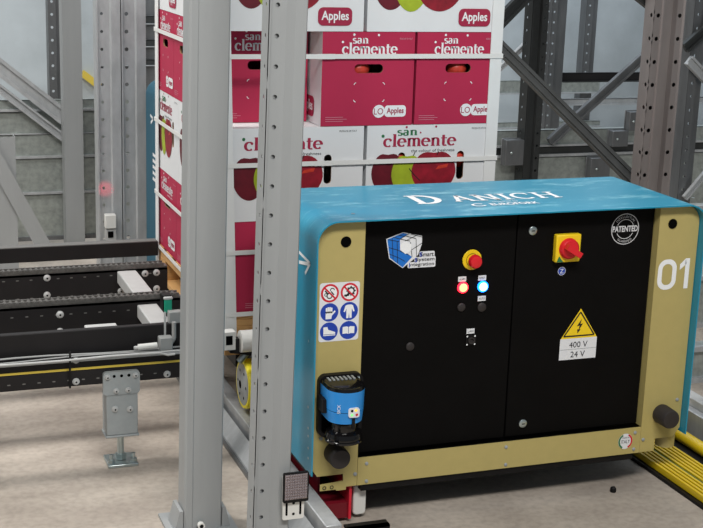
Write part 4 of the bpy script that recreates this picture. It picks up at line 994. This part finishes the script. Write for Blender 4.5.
for k in range(7): mb.box(sx-.04+.012*k, sx-.034+.012*k, sy+.02, sy+.045, zt_+.012, zt_+.016, 'bracket_grey')
lbl(mb.build('scanner_cap', ls), 'black ribbed cap')
mb = MB(); mb.lathe((sx, sy, zm), (0, 0, -1), [(0, .044), (.004, .040), (.024, .036), (.030, .036), (.036, .050), (zm-zbm-.008, .053), (zm-zbm-.006, .050), (zm-zbm-.002, .050), (zm-zbm+.001, .054), (zm-zbm+.006, .054), (zm-zbm+.008, .047)], 'gloss_black', 32); lbl(mb.build('scanner_lens', ls), 'black round scanner window')
mb = MB(); pp = Plane((sx, sy, zmid), (math.cos(R(-2)), math.sin(R(-2)), 0), (0, 0, 1), (math.sin(R(-2)), -math.cos(R(-2)), 0))
mb.prism(pp, rrect(-.006, .026, -.012, .016, .007), .050, .0565, 'label_white')
for k, (u_, v_, m) in enumerate(((.004, .008, 'black_hole'), (.015, .009, 'led_amber'), (.004, -.004, 'led_green'), (.018, -.004, 'sign_red'))): mb.disc(pp, u_, v_, .0038, .0572, m, 10)
mb.prism(pp, [(.006, -.046), (.014, -.046), (.014, -.016), (.006, -.016)], .048, .0562, 'black_satin')
lbl(mb.build('status_panel', ls), 'small white panel of indicator lights')
p3 = Plane((sx, sy, zmid), (math.cos(R(-32)), math.sin(R(-32)), 0), (0, 0, 1), (math.sin(R(-32)), -math.cos(R(-32)), 0))
mb = MB(); p4 = Plane(p3.p(-.004, .012, .0545), (0, 0, 1), -p3.u, p3.n); mb.text(p4, 'SICK', 0, 0, .009, .001, 'white_print'); mb.build('scanner_lettering', ls, smooth=False)
mb = MB(); mb.cyl((sx+.045, -.02, zt_+.004), (sx+.06, -.02, zt_+.004), .006, 'zinc', 10); mb.build('scanner_screw', ls)
mb = MB(); mb.box(sx-.064, sx-.05, sy, -.015, zm+.02, zm+.06, 'black_satin'); mb.build('scanner_bracket', ls)
# nose bracket, red skid plate and white roller at the lower left
k0 = P(320.5, 492, -.004); k1 = P(346.5, 484, -.004)
mb = MB(); mb.prism(pf, [(k0.x, k0.z), (xn0-.02, k0.z), (xn0-.02, k0.z-.004), (xn0+.01, k0.z-.004), (xn0+.01, k1.z+.01), (k0.x, k1.z+.004)], -.004, -.0005, 'cream')
for fx in (.18, .5):
    mb.ring(pf, k0.x+.07*fx, (k0.z+k1.z)/2+.001, .0035, .006, .0006, 'print_black', 12)
lbl(mb.build('nose_bracket', sh), 'cream bracket with two bolts')
mb = MB(); ra = P(346, 480, .06)
mb.box(1.195, 1.282, .02, .95, .014, .062, 'red_plate'); mb.box(1.282, 1.290, .012, .95, .012, .120, 'sign_red'); mb.box(1.215, 1.222, .10, .95, .062, .15, 'red_plate'); lbl(mb.build('skid_plate', sh), 'dark red skid plate')
ra = P(357.5, 497, .05)
mb = MB(); mb.prism(front(0, .03, 0), rrect(ra.x-.020, ra.x+.020, .0125, .112, .012), -.07, 0, 'white_plastic'); lbl(mb.build('guide_roller', sh, bevel=.004), 'white plastic guide roller')
p = P(660, 446, .05)
mb = MB(); mb.cyl((P(662, 440, .06).x, .045, .118), (P(662, 440, .06).x, .045, .16), .030, 'cream', 24); mb.build('guide_roller', sh)

# carrier frame under the pallet, wheels and far cover
mb = MB()
mb.box(1.215, 2.30, .46, .52, .12, .305, 'black_paint'); mb.box(1.215, 2.30, 1.98, 2.04, .12, .305, 'black_paint')
mb.box(1.215, 1.25, .46, 2.04, .16, .310, 'black_paint'); mb.box(2.26, 2.30, .46, 2.04, .16, .310, 'black_paint'); mb.box(1.70, 1.76, .52, 1.98, .22, .310, 'black_paint')
mb.box(1.18, 1.215, .90, 1.95, .20, .285, 'black_paint'); mb.box(1.25, 2.26, .30, .46, .14, .28, 'black_paint')
lbl(mb.build('carrier_frame', sh), 'black carrier frame')
def wheel(x0, x1, y, zc, r):
    mb = MB(); mb.lathe((x1, y, zc), (-1, 0, 0), [(0, r*.7), (.0, r*.96), (.004, r), (x1-x0-.006, r), (x1-x0, r*.97), (x1-x0, r*.80)], 'yellow_tyre', 40); W = mb.build('wheel', sh); lbl(W, 'yellow tyred carrier wheel')
    mb = MB(); mb.lathe((x0, y, zc), (-1, 0, 0), [(0, r*.86), (.0015, r*.84), (.002, r*.45), (.006, r*.36), (.008, r*.18)], 'bracket_grey', 32); mb.disc(leftside(x0-.008, y, zc), 0, 0, r*.17, .0004, 'black_hole', 12)
    pl = leftside(x0-.002, y, zc)
    for k in range(6): mb.disc(pl, r*.58*math.cos(k*1.047), r*.58*math.sin(k*1.047), r*.07, .0005, 'black_hole', 8)
    mb.build('hub', W)
yw = .83; wx = PZ(241, 385, .175)
wx0 = 1.155
wy = PX(242.5, 384, wx0).y
wz = PX(242.5, 384, wx0).z
rw = (PX(242.5, 361, wx0).z-PX(242.5, 409, wx0).z)/2
print('WHEEL', wy, wz, rw)
wheel(wx0, 1.205, wy, wz, rw); wheel(wx0, 1.205, wy+1.0, wz, rw)
a = P(240, 331, .66)
mb = MB(); zr0 = P(246, 341, .63).z; mb.cyl((P(240, 341, .63).x, .63, zr0), (1.28, .63, zr0), .036, 'white_plastic', 24); lbl(mb.build('support_roller', sh), 'white plastic roller')
mb = MB(); mb.cyl(P(239, 362, .655), P(247, 352, .655), .012, 'zinc', 12); mb.build('lever', sh)
a = P(222, 331, .64); b = P(234, 348, .64)
mb = MB(); mb.box(a.x, b.x, .62, .66, b.z, a.z, 'white_plastic'); mb.box(a.x+.008, a.x+.03, .618, .62, b.z+.018, a.z-.012, 'black_hole'); lbl(mb.build('sensor_box', sh, bevel=.003), 'white sensor box')
mb = MB(); mb.bar((b.x-.01, .65, b.z+.01), (1.25, .65, b.z-.02), .05, .03, 'black_paint'); mb.build('sensor_arm', sh)
zf = PX(150, 82, 1.16).z; yf0 = PX(157, 130, 1.16).y
yfar0, yfar1 = 2.06, max(2.30, PX(146, 130, 1.16).y)
print('FAR', zf, yf0, yfar1)
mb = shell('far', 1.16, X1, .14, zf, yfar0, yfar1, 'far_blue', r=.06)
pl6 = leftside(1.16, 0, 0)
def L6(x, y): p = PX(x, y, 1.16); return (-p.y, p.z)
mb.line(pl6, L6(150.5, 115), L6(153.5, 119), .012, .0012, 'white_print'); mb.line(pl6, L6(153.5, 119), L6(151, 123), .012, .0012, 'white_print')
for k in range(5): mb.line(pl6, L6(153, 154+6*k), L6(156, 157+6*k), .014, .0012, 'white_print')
lbl(mb.build('far_cover', sh), 'tall dull blue cover at the far end')
mb = MB(); mb.box(1.18, X1-.02, yfar0+.02, yfar1-.02, .12, zf-.02, 'black_satin'); mb.build('far_housing', sh)

# bits lying on the floor
p = PZ(613, 492, 0)
mb = MB(); mb.lathe((p.x, p.y, 0), (0, 0, 1), [(0, .008), (.004, .010), (.014, .009), (.018, .005)], 'black_satin', 12); tag(mb.build('rubber_plug', loc=(p.x, p.y, 0)), 'tiny black plug lying on the floor in front of the machine', 'plug')
